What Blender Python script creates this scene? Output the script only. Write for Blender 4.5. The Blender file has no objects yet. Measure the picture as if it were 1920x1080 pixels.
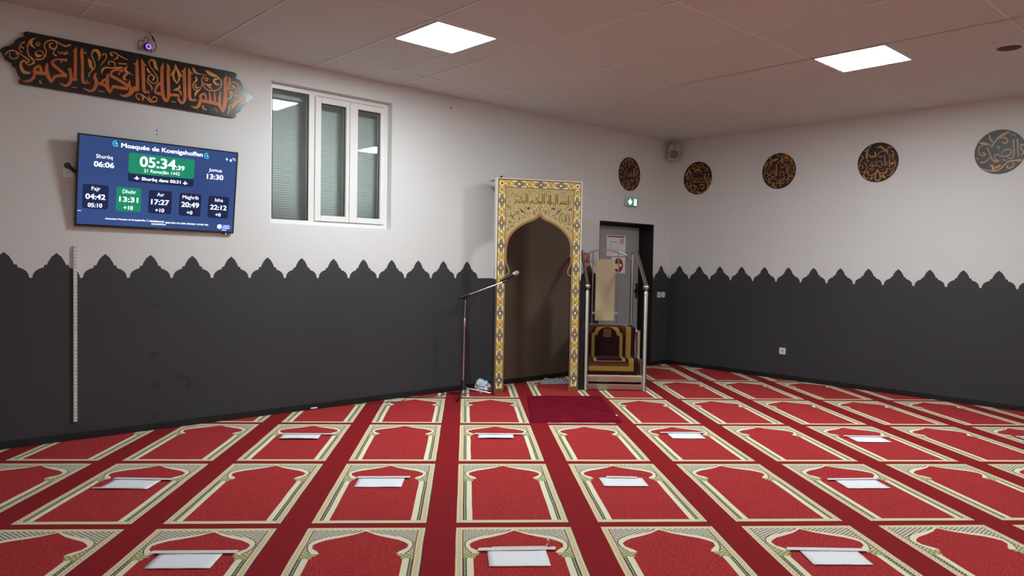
import bpy, math, random
from mathutils import Vector, Matrix, noise

# ------------------------------------------------------------------ camera, world, exposure
sc = bpy.context.scene
COL = sc.collection
CAM_H = 1.42
YAW, PITCH, ROLL, FPX = 0.0632, -0.0321, 0.0178, 1377.1275
_cy, _sy, _cp, _sp = math.cos(YAW), math.sin(YAW), math.cos(PITCH), math.sin(PITCH)
_f = Vector((_sy * _cp, _cy * _cp, _sp)); _r0 = Vector((_cy, -_sy, 0)); _u0 = _r0.cross(_f)
_r = _r0 * math.cos(ROLL) + _u0 * math.sin(ROLL); _u = -_r0 * math.sin(ROLL) + _u0 * math.cos(ROLL)
cam = bpy.data.cameras.new('camera'); camo = bpy.data.objects.new('camera', cam); COL.objects.link(camo)
cam.sensor_width = 36; cam.lens = FPX / 1920 * 36; cam.clip_start = 0.05
M = Matrix((_r, _u, -_f)).transposed().to_4x4(); M.translation = (0, 0, CAM_H); camo.matrix_world = M
sc.camera = camo
sc.view_settings.view_transform = 'Standard'; sc.view_settings.look = 'None'
sc.view_settings.gamma = 1; sc.view_settings.use_curve_mapping = False
sc.view_settings.exposure = EXPOSURE = 0.0
PANEL_POWER = 84.0              # emission strength of every ceiling light panel
PANEL_COLOR = (0.865, 0.972, 1.0)
wd = bpy.data.worlds.new('night'); sc.world = wd; wd.use_nodes = True
wd.node_tree.nodes['Background'].inputs[0].default_value = (0.01, 0.012, 0.02, 1)
wd.node_tree.nodes['Background'].inputs[1].default_value = 0.3
# panel centres as (distance along left wall from the corner, distance out from that wall)
LIGHT_ST = [(5.36, 1.63), (2.48, 3.74), (5.9, 8.4), (8.5, 8.2)]

# ------------------------------------------------------------------ frames
CX, CY, CEIL = 2.972, 10.6392, 3.2431
_a = 3.8168
DL = Vector((math.cos(_a), math.sin(_a), 0)); DR = Vector((-DL.y, DL.x, 0))
if DR.y > 0: DR = -DR
CORNER = Vector((CX, CY, 0))
def frame(origin, x):
    x = Vector(x).normalized(); z = Vector((0, 0, 1)); y = z.cross(x)
    m = Matrix((x, y, z)).transposed().to_4x4(); m.translation = origin; return m
def on_left(s, z=0.0, off=0.0): return frame(CORNER + DL * s + DR * off + Vector((0, 0, z)), -DL)
def on_right(t, z=0.0, off=0.0): return frame(CORNER + DR * t + DL * off + Vector((0, 0, z)), DR)
def room(s, t, z=0.0): return CORNER + DL * s + DR * t + Vector((0, 0, z))
LEFT = on_left(0); RIGHT = on_right(0)

# ------------------------------------------------------------------ mesh helpers
def crom(P, sub=4, closed=False):
    n = len(P)
    if n < 3 and not closed: return [Vector(p) for p in P]
    P = [Vector(p) for p in P]; out = []
    rng = n if closed else n - 1
    for i in range(rng):
        p0 = P[(i - 1) % n] if closed else P[max(i - 1, 0)]
        p1 = P[i]; p2 = P[(i + 1) % n]
        p3 = P[(i + 2) % n] if closed else P[min(i + 2, n - 1)]
        for k in range(sub):
            t = k / sub
            out.append(0.5 * ((2 * p1) + (p2 - p0) * t + (2 * p0 - 5 * p1 + 4 * p2 - p3) * t * t + (3 * p1 - p0 - 3 * p2 + p3) * t ** 3))
    if not closed: out.append(P[-1])
    return out
class MB:
    def __init__(s): s.v = []; s.f = []; s.m = []; s.k = 0
    def add(s, V, F, mi=0):
        o = len(s.v); s.v += [tuple(p) for p in V]; s.f += [tuple(i + o for i in q) for q in F]; s.m += [mi] * len(F)
    def box(s, x0, x1, y0, y1, z0, z1, mi=0):
        s.add([(x0, y0, z0), (x1, y0, z0), (x1, y1, z0), (x0, y1, z0), (x0, y0, z1), (x1, y0, z1), (x1, y1, z1), (x0, y1, z1)],
              [(0, 3, 2, 1), (4, 5, 6, 7), (0, 1, 5, 4), (1, 2, 6, 5), (2, 3, 7, 6), (3, 0, 4, 7)], mi); return s
    def prism(s, P, y0, y1, mi=0):          # outline in (x, z), extruded along y; y0 faces the room
        n = len(P); A = sum(P[i][0] * P[(i + 1) % n][1] - P[(i + 1) % n][0] * P[i][1] for i in range(n))
        if A < 0: P = P[::-1]
        V = [(x, y0, z) for x, z in P] + [(x, y1, z) for x, z in P]
        s.add(V, [tuple(range(n)), tuple(range(2 * n - 1, n - 1, -1))] + [(i, i + n, (i + 1) % n + n, (i + 1) % n) for i in range(n)], mi); return s
    def poly(s, P, y, mi=0):                # flat face in the (x, z) plane looking to -y
        n = len(P); A = sum(P[i][0] * P[(i + 1) % n][1] - P[(i + 1) % n][0] * P[i][1] for i in range(n))
        if A < 0: P = P[::-1]
        s.add([(x, y, z) for x, z in P], [tuple(range(n))], mi); return s
    def slab(s, P, z0, z1, mi=0):           # outline in (x, y), extruded along z
        n = len(P); A = sum(P[i][0] * P[(i + 1) % n][1] - P[(i + 1) % n][0] * P[i][1] for i in range(n))
        if A < 0: P = P[::-1]
        s.add([(x, y, z0) for x, y in P] + [(x, y, z1) for x, y in P],
              [tuple(range(n - 1, -1, -1)), tuple(range(n, 2 * n))] + [(i, (i + 1) % n, (i + 1) % n + n, i + n) for i in range(n)], mi); return s
    def stroke(s, row, y, mi=0, sub=4, cap=False):     # a brush stroke: left and right edge points in tenths of a millimetre
        n = len(row) // 4
        Lp = crom([(row[4 * i] / 1e4, row[4 * i + 1] / 1e4) for i in range(n)], sub)
        Rp = crom([(row[4 * i + 2] / 1e4, row[4 * i + 3] / 1e4) for i in range(n)], sub)
        y = y - 0.00004 * (s.k % 12); s.k += 1
        s.band(Lp, Rp, y, mi)
        if cap:
            for a, c in ((Lp[0], Rp[0]), (Lp[-1], Rp[-1])):
                m, r = (a + c) / 2, (a - c).length / 2
                if r > 0.0015: s.disc(m.x, m.y, r, y - 0.00002, mi, 12)
        return s
    def band(s, Lp, Rp, y, mi=0):
        for i in range(len(Lp) - 1):
            a, b, c, d = Lp[i], Rp[i], Rp[i + 1], Lp[i + 1]
            q = [a, b, c, d]; A = sum(q[j][0] * q[(j + 1) % 4][1] - q[(j + 1) % 4][0] * q[j][1] for j in range(4))
            if A < 0: q = q[::-1]
            s.add([(p[0], y, p[1]) for p in q], [(0, 1, 2, 3)], mi)
    def line(s, P, w, y, mi=0, sub=4, closed=False):   # constant-width line in (x, z)
        C = crom([(p[0], p[1]) for p in P], sub, closed)
        if closed: C.append(C[0])
        Lp = []; Rp = []
        for i, p in enumerate(C):
            d = C[min(i + 1, len(C) - 1)] - C[max(i - 1, 0)]
            if closed and i in (0, len(C) - 1): d = C[1] - C[-2]
            d = d.normalized() if d.length > 0 else Vector((1, 0)); nrm = Vector((-d.y, d.x)) * w / 2
            Lp.append(p + nrm); Rp.append(p - nrm)
        s.band(Lp, Rp, y, mi); return s
    def disc(s, x, z, r, y, mi=0, n=10, rz=None):
        rz = rz or r
        s.add([(x + r * math.cos(2 * math.pi * i / n), y, z + rz * math.sin(2 * math.pi * i / n)) for i in range(n)], [tuple(range(n))], mi); return s
    def tube(s, P, r, n=8, mi=0, closed=False):
        P = [Vector(p) for p in P]; N = len(P); R = r if isinstance(r, (list, tuple)) else [r] * N
        up = None; V = []
        for i, p in enumerate(P):
            d = P[(i + 1) % N] - P[i - 1] if closed else P[min(i + 1, N - 1)] - P[max(i - 1, 0)]
            d = d.normalized() if d.length else Vector((0, 0, 1))
            if up is None: up = Vector((0, 0, 1)) if abs(d.z) < 0.9 else Vector((1, 0, 0))
            a = d.cross(up)
            a = a.normalized() if a.length > 1e-6 else d.orthogonal().normalized()
            b = a.cross(d).normalized(); up = b
            V += [p + (a * math.cos(2 * math.pi * k / n) + b * math.sin(2 * math.pi * k / n)) * R[i] for k in range(n)]
        F = []
        for i in range(N if closed else N - 1):
            j = (i + 1) % N
            F += [(i * n + k, i * n + (k + 1) % n, j * n + (k + 1) % n, j * n + k) for k in range(n)]
        if not closed: F += [tuple(range(n - 1, -1, -1)), tuple(range((N - 1) * n, N * n))]
        s.add(V, F, mi); return s
    def lathe(s, prof, o=(0, 0, 0), axis=(0, 0, 1), n=20, mi=0):   # profile (radius, height)
        ax = Vector(axis).normalized(); a = ax.orthogonal().normalized(); b = ax.cross(a); o = Vector(o); V = []
        for r, h in prof: V += [o + ax * h + (a * math.cos(2 * math.pi * k / n) + b * math.sin(2 * math.pi * k / n)) * max(r, 1e-5) for k in range(n)]
        F = []
        for i in range(len(prof) - 1): F += [(i * n + k, i * n + (k + 1) % n, (i + 1) * n + (k + 1) % n, (i + 1) * n + k) for k in range(n)]
        F += [tuple(range(n - 1, -1, -1)), tuple(range((len(prof) - 1) * n, len(prof) * n))]
        s.add(V, F, mi); return s
    def ball(s, c, r, n=20, mi=0, sz=1.0):
        return s.lathe([(r * math.sin(math.pi * i / 12), -r * sz * math.cos(math.pi * i / 12)) for i in range(13)], c, n=n, mi=mi)
    def grid(s, fn, nu, nv, mi=0):
        s.add([fn(i / nu, j / nv) for j in range(nv + 1) for i in range(nu + 1)],
              [(j * (nu + 1) + i, j * (nu + 1) + i + 1, (j + 1) * (nu + 1) + i + 1, (j + 1) * (nu + 1) + i) for j in range(nv) for i in range(nu)], mi); return s
    def build(s, name, mats, parent=None, mat4=None, smooth=False, bevel=0.0, thick=0.0):
        me = bpy.data.meshes.new(name); me.from_pydata(s.v, [], s.f)
        for m in (mats if isinstance(mats, (list, tuple)) else [mats]): me.materials.append(m)
        me.polygons.foreach_set('material_index', s.m)
        if smooth:
            me.polygons.foreach_set('use_smooth', [True] * len(s.f))
            try: me.set_sharp_from_angle(angle=math.radians(38))
            except Exception: pass
        me.update()
        o = bpy.data.objects.new(name, me); COL.objects.link(o)
        if parent is not None: o.parent = parent
        if mat4 is not None: o.matrix_local = mat4
        if bevel:
            b = o.modifiers.new('bevel', 'BEVEL'); b.width = bevel; b.segments = 2; b.limit_method = 'ANGLE'; b.angle_limit = math.radians(50)
        if thick:
            t = o.modifiers.new('thickness', 'SOLIDIFY'); t.thickness = thick; t.offset = 1
        return o
def tag(o, label, cat, group=None):
    o['label'] = label; o['category'] = cat
    if group: o['group'] = group
    return o
def thing(name, label, cat, mat4, group=None):
    o = bpy.data.objects.new(name, None); COL.objects.link(o); o.empty_display_size = 0.1; o.matrix_world = mat4
    return tag(o, label, cat, group)
def struct(o): o['kind'] = 'structure'; return o

# ------------------------------------------------------------------ materials
def lin(c): return tuple(((x / 255) / 12.92 if x / 255 <= 0.04045 else ((x / 255 + 0.055) / 1.055) ** 2.4) for x in c) + (1.0,)
def base(name):
    m = bpy.data.materials.new(name); m.use_nodes = True
    return m, m.node_tree, m.node_tree.nodes['Principled BSDF']
def mat(name, c, rough=0.6, metal=0.0, vary=0.06, scale=30.0, spec=0.5, sheen=0.0, bump=0.0, bscale=200.0, coat=0.0):
    m, nt, b = base(name)
    b.inputs['Roughness'].default_value = rough; b.inputs['Metallic'].default_value = metal
    b.inputs['Specular IOR Level'].default_value = spec
    b.inputs['Sheen Weight'].default_value = sheen; b.inputs['Coat Weight'].default_value = coat
    tc = nt.nodes.new('ShaderNodeTexCoord'); nz = nt.nodes.new('ShaderNodeTexNoise'); nz.inputs['Scale'].default_value = scale
    nt.links.new(tc.outputs['Object'], nz.inputs['Vector'])
    L = lin(c); mx = nt.nodes.new('ShaderNodeMix'); mx.data_type = 'RGBA'
    mx.inputs[6].default_value = tuple(x * (1 - vary) for x in L[:3]) + (1,); mx.inputs[7].default_value = tuple(min(1, x * (1 + vary)) for x in L[:3]) + (1,)
    nt.links.new(nz.outputs['Fac'], mx.inputs[0]); nt.links.new(mx.outputs[2], b.inputs['Base Color'])
    if bump:
        n2 = nt.nodes.new('ShaderNodeTexNoise'); n2.inputs['Scale'].default_value = bscale; nt.links.new(tc.outputs['Object'], n2.inputs['Vector'])
        bp = nt.nodes.new('ShaderNodeBump'); bp.inputs['Strength'].default_value = bump; bp.inputs['Distance'].default_value = 0.003
        nt.links.new(n2.outputs['Fac'], bp.inputs['Height']); nt.links.new(bp.outputs['Normal'], b.inputs['Normal'])
    return m
def glow(name, c, strength, rough=0.3):
    m, nt, b = base(name); b.inputs['Base Color'].default_value = (0.004, 0.004, 0.004, 1); b.inputs['Specular IOR Level'].default_value = 0.15; b.inputs['Roughness'].default_value = rough
    b.inputs['Emission Color'].default_value = lin(c) if max(c) > 1.5 else tuple(c) + (1,); b.inputs['Emission Strength'].default_value = strength
    return m
class X:                                # tiny expression layer over Math nodes
    nt = None
    def __init__(s, k): s.k = k
    @staticmethod
    def op(o, *a):
        n = X.nt.nodes.new('ShaderNodeMath'); n.operation = o
        for i, q in enumerate(a):
            if isinstance(q, X): X.nt.links.new(q.k, n.inputs[i])
            else: n.inputs[i].default_value = q
        return X(n.outputs[0])
    def __add__(s, o): return X.op('ADD', s, o)
    __radd__ = __add__
    def __sub__(s, o): return X.op('SUBTRACT', s, o)
    def __rsub__(s, o): return X.op('SUBTRACT', o, s)
    def __mul__(s, o): return X.op('MULTIPLY', s, o)
    __rmul__ = __mul__
    def __truediv__(s, o): return X.op('DIVIDE', s, o)
    def __lt__(s, o): return X.op('LESS_THAN', s, o)
    def __gt__(s, o): return X.op('GREATER_THAN', s, o)
    def __and__(s, o): return X.op('MULTIPLY', s, o)
    def __or__(s, o): return X.op('MAXIMUM', s, o)
    def __invert__(s): return X.op('SUBTRACT', 1.0, s)
    def __abs__(s): return X.op('ABSOLUTE', s)
    def frac(s): return X.op('FRACT', s)
    def sin(s): return X.op('SINE', s)
    def within(s, a, b): return (s > a) & (s < b)
def curve(x, pts, xs, ys):              # y = f(x) through points, scaled into the unit square
    n = X.nt.nodes.new('ShaderNodeFloatCurve'); cv = n.mapping.curves[0]
    P = [(a / xs, b / ys) for a, b in pts]
    while len(cv.points) < len(P): cv.points.new(0.5, 0.5)
    for q, p in zip(cv.points, P): q.location = p; q.handle_type = 'VECTOR'
    n.mapping.update(); X.nt.links.new((x / xs).k, n.inputs['Value']); return X(n.outputs[0]) * ys
def pick(fac, a, b):                    # a where fac is 0, b where it is 1
    n = X.nt.nodes.new('ShaderNodeMix'); n.data_type = 'RGBA'; X.nt.links.new(fac.k, n.inputs[0])
    for i, q in ((6, a), (7, b)):
        if isinstance(q, tuple): n.inputs[i].default_value = q
        else: X.nt.links.new(q, n.inputs[i])
    return n.outputs[2]
def coords(nt, out='Object'):
    tc = nt.nodes.new('ShaderNodeTexCoord'); sp = nt.nodes.new('ShaderNodeSeparateXYZ'); nt.links.new(tc.outputs[out], sp.inputs[0])
    return tc.outputs[out], X(sp.outputs[0]), X(sp.outputs[1]), X(sp.outputs[2])
def nz(vec, scale, detail=2.0):
    n = X.nt.nodes.new('ShaderNodeTexNoise'); n.inputs['Scale'].default_value = scale; n.inputs['Detail'].default_value = detail
    X.nt.links.new(vec, n.inputs['Vector']); return X(n.outputs['Fac'])
def bump(nt, b, h, strength, dist):
    n = nt.nodes.new('ShaderNodeBump'); n.inputs['Strength'].default_value = strength; n.inputs['Distance'].default_value = dist
    nt.links.new(h.k, n.inputs['Height']); nt.links.new(n.outputs['Normal'], b.inputs['Normal'])

WHITE = mat('white_paint', (226, 224, 221), 0.55, vary=0.02)
PVC = mat('white_pvc', (228, 226, 223), 0.3, vary=0.02)
BLACK = mat('black_plastic', (22, 22, 24), 0.4)
BLACKM = mat('matt_black_paint', (14, 14, 15), 0.6)
STEEL = mat('brushed_steel', (190, 182, 174), 0.3, 1.0, 0.08, 60)
CHROME = mat('chrome', (215, 215, 220), 0.15, 1.0, 0.02)
PAPER = mat('white_paper', (240, 242, 246), 0.7, vary=0.02)
TAPE = mat('masking_tape', (228, 222, 220), 0.45, vary=0.05)
TEXTW = glow('screen_white', (235, 245, 255), 1.6)

def carpet():
    m, nt, b = base('prayer_carpet'); X.nt = nt
    P, x, y, z = coords(nt)
    CP, MW, X0, RP, MD, Y0 = 0.7831, 0.6179, -0.0292, 1.2602, 1.1862, 3.9181
    wob = (nz(P, 2.5) - 0.5) * 0.008
    u = ((x + wob - X0) / CP).frac() * CP
    v = ((Y0 + wob - y) / RP).frac() * RP
    hx = abs(u - MW / 2)
    GI = [(0, 0), (0.048, 0), (0.06, 0.014), (0.1, 0.056), (0.139, 0.119), (0.171, 0.181), (0.204, 0.217), (0.235, 0.238), (0.28, 0.233), (0.32, 0.2), (0.352, 0.185), (0.4, 0.185)]
    GO = [(0, 0.0), (0.033, 0.0), (0.037, 0.017), (0.06, 0.037), (0.083, 0.076), (0.11, 0.139), (0.137, 0.201), (0.17, 0.237), (0.2, 0.256), (0.234, 0.263), (0.28, 0.258), (0.32, 0.243), (0.352, 0.227), (0.4, 0.227)]
    gi = curve(v, GI, 0.4, 0.3); go = curve(v, GO, 0.4, 0.3)
    inmat = (hx < 0.309) & (v < MD)
    inner = (hx < 0.2715) & v.within(0.033, 1.146)
    arch = v < 0.352
    cap = v.within(0.352, 0.412)
    n1 = nz(P, 105, 4); n2 = nz(P, 7, 3); n3 = nz(P, 420, 2)
    field = pick(n1.within(0.58, 2), pick(n2, lin((157, 35, 39)), lin((175, 43, 46))), lin((194, 78, 74)))
    aisle = pick(n3, lin((130, 18, 27)), lin((148, 24, 32)))
    cream = pick(n3, lin((230, 221, 190)), lin((243, 235, 210)))
    tri = abs((v / 0.034).frac() - 0.5) * 0.03
    zig = abs(hx - 0.2905 - (tri - 0.0075)) < 0.0028
    trih = abs((u / 0.034).frac() - 0.5) * 0.012
    border = pick(zig & (hx > 0.272), pick(n3, lin((220, 206, 164)), lin((232, 220, 182))), lin((196, 176, 128)))
    navy = lin((46, 52, 78)); green = lin((74, 102, 50)); lgreen = lin((158, 160, 104))
    # lattice of the spandrels
    k = 6.2831853 / 0.03
    lat = (abs((u * 1.0 + v * 1.25) / 0.030).frac() < 0.24) | (abs((u * 1.0 - v * 1.25 + 10.0) / 0.030).frac() < 0.24)
    lattice = pick(lat, cream, navy)
    # columns: dashes, green line, cream shaft
    dash = ((v / 0.022).frac() < 0.45)
    col = pick(hx.within(0.2215, 0.2535), field, cream)
    col = pick(hx.within(0.2535, 0.2605), col, green)
    col = pick(hx.within(0.2605, 0.2675), col, pick(dash, green, lin((226, 226, 206))))
    col = pick(hx > 0.2675, col, navy)
    sw = ((u * 210.0).sin() * (v * 190.0).sin()) > 0.25
    capc = pick((hx > 0.195) & ((v < 0.38) | (hx > 0.211)), field, pick(sw, lgreen, lin((206, 204, 150))))
    ar = pick(hx > gi, field, cream)
    ar = pick(hx > go, ar, lattice)
    ar = pick((abs(hx - go) < 0.0035) & (hx > 0.01), ar, lin((96, 110, 52)))
    ins = pick(cap, col, capc)
    ins = pick(arch, ins, ar)
    body = pick(inner, border, ins)
    body = pick((abs(hx - 0.2725) < 0.0022) & v.within(0.033, 1.146), body, lin((120, 30, 40)))
    c = pick(inmat, aisle, body)
    c = pick((hx.within(0.309, 0.3135)) & (v < MD), c, navy)
    c = pick(v.within(MD, MD + 0.006) & (hx < 0.3135), c, lin((70, 24, 44)))
    nt.links.new(c, b.inputs['Base Color'])
    b.inputs['Roughness'].default_value = 0.95; b.inputs['Specular IOR Level'].default_value = 0.1
    b.inputs['Sheen Weight'].default_value = 0.03; b.inputs['Sheen Roughness'].default_value = 0.5
    bump(nt, b, nz(P, 700, 2) + n2 * 0.6, 0.35, 0.004)
    return m
DOME = [(0.0, 0.166), (0.001, 0.157), (0.031, 0.150), (0.052, 0.136), (0.069, 0.111), (0.077, 0.088), (0.0775, 0.084), (0.098, 0.080), (0.0985, 0.0625), (0.123, 0.0535), (0.16, 0.032), (0.1885, 0.0), (0.25, 0.0)]
def wall_paint(name, left):
    m, nt, b = base(name); X.nt = nt
    P, x, y, z = coords(nt)
    g = curve(z - 1.257, DOME, 0.25, 0.2)
    PER = 0.3322
    if left:
        s = x * -1.0
        def dome(ph): return abs(((s - ph) / PER + 0.5 + 40.0).frac() - 0.5) * PER
        d = dome(3.79); d2 = dome(1.745); d3 = dome(0.175)
        crest = ((d < g) & (s > 3.625)) | ((d2 < g) & s.within(1.0, 2.3)) | ((d3 < g) & (s < 0.6))
        spots = None
    else:
        s = x
        d = abs(((s - 0.1955) / PER + 0.5 + 40.0).frac() - 0.5) * PER
        crest = d < g
    dark = (z < 1.257) | (crest & (z < 1.45))
    n1 = nz(P, 1.2, 3); n2 = nz(P, 380, 2)
    wh = pick(n1, lin((214, 213, 212)), lin((221, 220, 219)))
    dk = pick(n1, lin((54, 54, 57)), lin((62, 62, 65)))
    if left:
        # scuffs and dirty finger marks on the dark paint
        def blob(cx, cz, rx, rz):
            a = (s - cx) / rx; e = (z - cz) / rz
            return (a * a + e * e) + (nz(P, 14, 3) - 0.5) * 2.2 < 0.6
        st = blob(7.08, 0.62, 0.045, 0.03) | blob(7.07, 0.37, 0.05, 0.05) | blob(7.08, 0.13, 0.045, 0.03) | blob(6.86, 0.42, 0.06, 0.03) | blob(6.81, 0.36, 0.03, 0.05) | blob(7.07, 1.03, 0.04, 0.02)
        dk = pick(st, dk, lin((49, 49, 51)))
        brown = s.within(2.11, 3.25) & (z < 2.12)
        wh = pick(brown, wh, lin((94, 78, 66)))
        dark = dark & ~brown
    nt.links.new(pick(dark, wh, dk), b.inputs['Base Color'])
    b.inputs['Roughness'].default_value = 0.62; b.inputs['Specular IOR Level'].default_value = 0.35
    bump(nt, b, n2, 0.08, 0.001)
    return m
def tiles():
    m, nt, b = base('ceiling_tile'); X.nt = nt; P, x, y, z = coords(nt)
    nt.links.new(pick(nz(P, 260, 3), lin((200, 202, 202)), lin((214, 216, 216))), b.inputs['Base Color'])
    b.inputs['Roughness'].default_value = 0.9; bump(nt, b, nz(P, 300, 3), 0.15, 0.002); return m
CARPET = carpet(); LEFTP = wall_paint('left_wall_paint', True); RIGHTP = wall_paint('right_wall_paint', False); TILE = tiles()
DARKP = mat('charcoal_paint', (56, 56, 59), 0.6)
GRIDW = mat('ceiling_grid_paint', (222, 222, 222), 0.6)

# ------- painted strokes: edge points in tenths of a millimetre on their own panel
BAN_L=[[-7960,-1682,-7957,-1630,-7667,-1700,-7680,-1562,-7348,-1556,-7446,-1400,-7117,-1229,-7287,-1136,-7094,-1030,-7142,-785,-6453,-979,-6433,-714],[-7119,-927,-7283,-919,-7064,-641,-7225,-534,-6907,-489,-6878,-264,-6865,-613,-6675,-549,-6919,-877,-6757,-897],[-6441,-55,-6328,-42,-6527,-544,-6301,-482,-6445,-1034,-6214,-879,-6118,-1456,-6087,-1163,-5826,-1036,-5918,-841,-5410,-900,-5410,-674,-5104,-889,-5074,-700],[-5069,520,-5105,290,-5403,475,-5413,341,-5826,395,-5799,259,-6119,146,-5966,88,-6056,-183,-5915,-22,-5700,-459,-5581,-274,-5347,-721,-5239,-544,-5130,-834,-5048,-688],[-5456,368,-5360,314,-5558,139,-5491,100],[-5054,-190,-4828,-76,-4952,-522,-4755,-446,-4930,-884,-4719,-875,-5029,-1236,-4856,-1367,-5230,-1439,-5243,-1601,-5576,-1331,-5593,-1368],[-4825,-1080,-4824,-879,-4410,-1019,-4409,-790],[-4451,-948,-4665,-982,-4438,264,-4640,227,-4437,1196,-4639,1171,-4437,1534,-4472,1537],[-4717,1169,-4691,1263,-4545,1118,-4507,1253],[-4102,1579,-4055,1583,-4211,1249,-4007,1294,-4158,180,-3966,227,-4115,-1065,-3927,-941,-3576,-1059,-3559,-921],[-4078,1219,-4020,1349,-3799,1126,-3758,1217],[-3792,-759,-3767,-755,-3828,-969,-3731,-951],[-6925,-1418,-6809,-1346,-6825,-1691,-6720,-1626],[-4782,-1574,-4774,-1506,-4426,-1566,-4418,-1498],[-2994,-1543,-2978,-1460,-2559,-1566,-2546,-1496],[-3136,-147,-3081,-168,-3336,-472,-3127,-434,-3232,-925,-2986,-891,-3349,-1352,-3176,-1474,-3562,-1560,-3573,-1711,-4014,-1456,-4029,-1496],[-3196,-1022,-3145,-816,-2580,-1126,-2463,-894,-2169,-1581,-2123,-1273,-1910,-1120,-2004,-909,-1529,-1126,-1497,-887,-887,-1121,-854,-879],[-2705,-958,-2834,-874,-2537,-690,-2630,-528,-2404,-634,-2264,-493,-2384,-993,-2222,-950],[-2377,-78,-2229,-74,-2478,-589,-2253,-549,-2423,-1306,-2182,-1188,-2190,-1566,-2039,-1416],[-1202,454,-1250,214,-1644,442,-1638,277,-2076,205,-1965,94,-2166,-252,-2001,-94,-1693,-474,-1588,-264,-1194,-732,-1063,-519,-939,-946,-802,-773],[-1504,201,-1396,104,-1609,18,-1546,-39],[-1489,-1543,-1473,-1503,-1200,-1699,-1184,-1530,-823,-1598,-917,-1383,-511,-1310,-710,-1163,-249,-783,-450,-685],[-740,-267,-685,-275,-902,-621,-695,-574,-798,-982,-568,-922,-846,-1278,-635,-1395,-1078,-1489,-978,-1654],[-704,-1046,-662,-857,-244,-1111,-193,-883],[-43,-1027,-300,-1077,-62,-24,-319,-78,-104,1030,-337,988,-157,1521,-192,1518],[-494,1052,-471,1114,-309,948,-249,1110],[113,1573,147,1587,90,1119,348,1196,138,127,385,188,226,-1035,455,-894,742,-1078,771,-963],[243,1089,312,1249,501,1058,528,1119],[595,-795,619,-790,560,-991,655,-974],[1692,-867,1630,-1125,1242,-858,1171,-1031,1216,-832,1075,-823,1410,-397,1242,-302,1605,-217,1530,-13,1626,-222,1693,-104],[1759,1589,1795,1588,1566,1113,1808,1134,1548,393,1792,438,1563,-574,1818,-510,1656,-1234,1911,-1102,1979,-1598,2019,-1311,2305,-1166,2061,-1167,2303,-111,2057,-159,2270,848,2024,802,2292,1319,2060,1244,2070,1589,2035,1568],[1492,1128,1517,1176,1619,1012,1694,1158],[2189,1098,2288,1231,2358,1039,2391,1083],[2239,-1073,2248,-852,2886,-989,2970,-772,2875,-1224,3045,-1113,3197,-1586,3228,-1322,3589,-1158,3341,-1145,3588,-147,3335,-195,3553,895,3300,842,3532,1264,3319,1256,3537,1535,3501,1542],[3149,1184,3171,1235,3330,1073,3394,1227],[3723,1540,3760,1558,3711,1174,3966,1240,3721,133,3964,183,3796,-1089,4026,-937,4447,-1090,4469,-956],[3861,1145,3944,1293,4133,1076,4161,1125],[4218,-831,4244,-827,4187,-1034,4277,-1019],[6881,1478,6935,1478,6692,1073,6991,1113,6698,-11,6997,30,6636,-1020,6933,-1017,6575,-1512,6660,-1729,6537,-1140,6288,-1284,6439,-973,6248,-1068],[6440,-941,6383,-1214,5533,-884,5481,-1155,4805,-876,4762,-1131],[6406,76,6473,76,6273,-347,6475,-334,6229,-965,6458,-941],[5869,-91,5936,-75,5844,-499,6031,-461,5826,-968,6054,-932],[5444,-98,5496,-81,5446,-505,5630,-453,5461,-968,5686,-916],[4894,-976,4673,-1030,4850,-642,4649,-579,5013,-509,5073,-281,5125,-701,5292,-634,5079,-943,5275,-936],[4637,-932,4865,-953,4537,-1318,4773,-1394,4411,-1525,4510,-1711,4218,-1592,4187,-1725,3953,-1548,3936,-1586],[4864,-1400,5033,-1352,4898,-1660,5067,-1613],[4894,-1665,4940,-1562,5214,-1800,5278,-1659],[5638,-1662,5715,-1598,5716,-1743,5771,-1697],[5885,-1487,5932,-1432,6159,-1709,6197,-1665],[2393,-1493,2407,-1415,2766,-1511,2780,-1433]]
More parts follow.
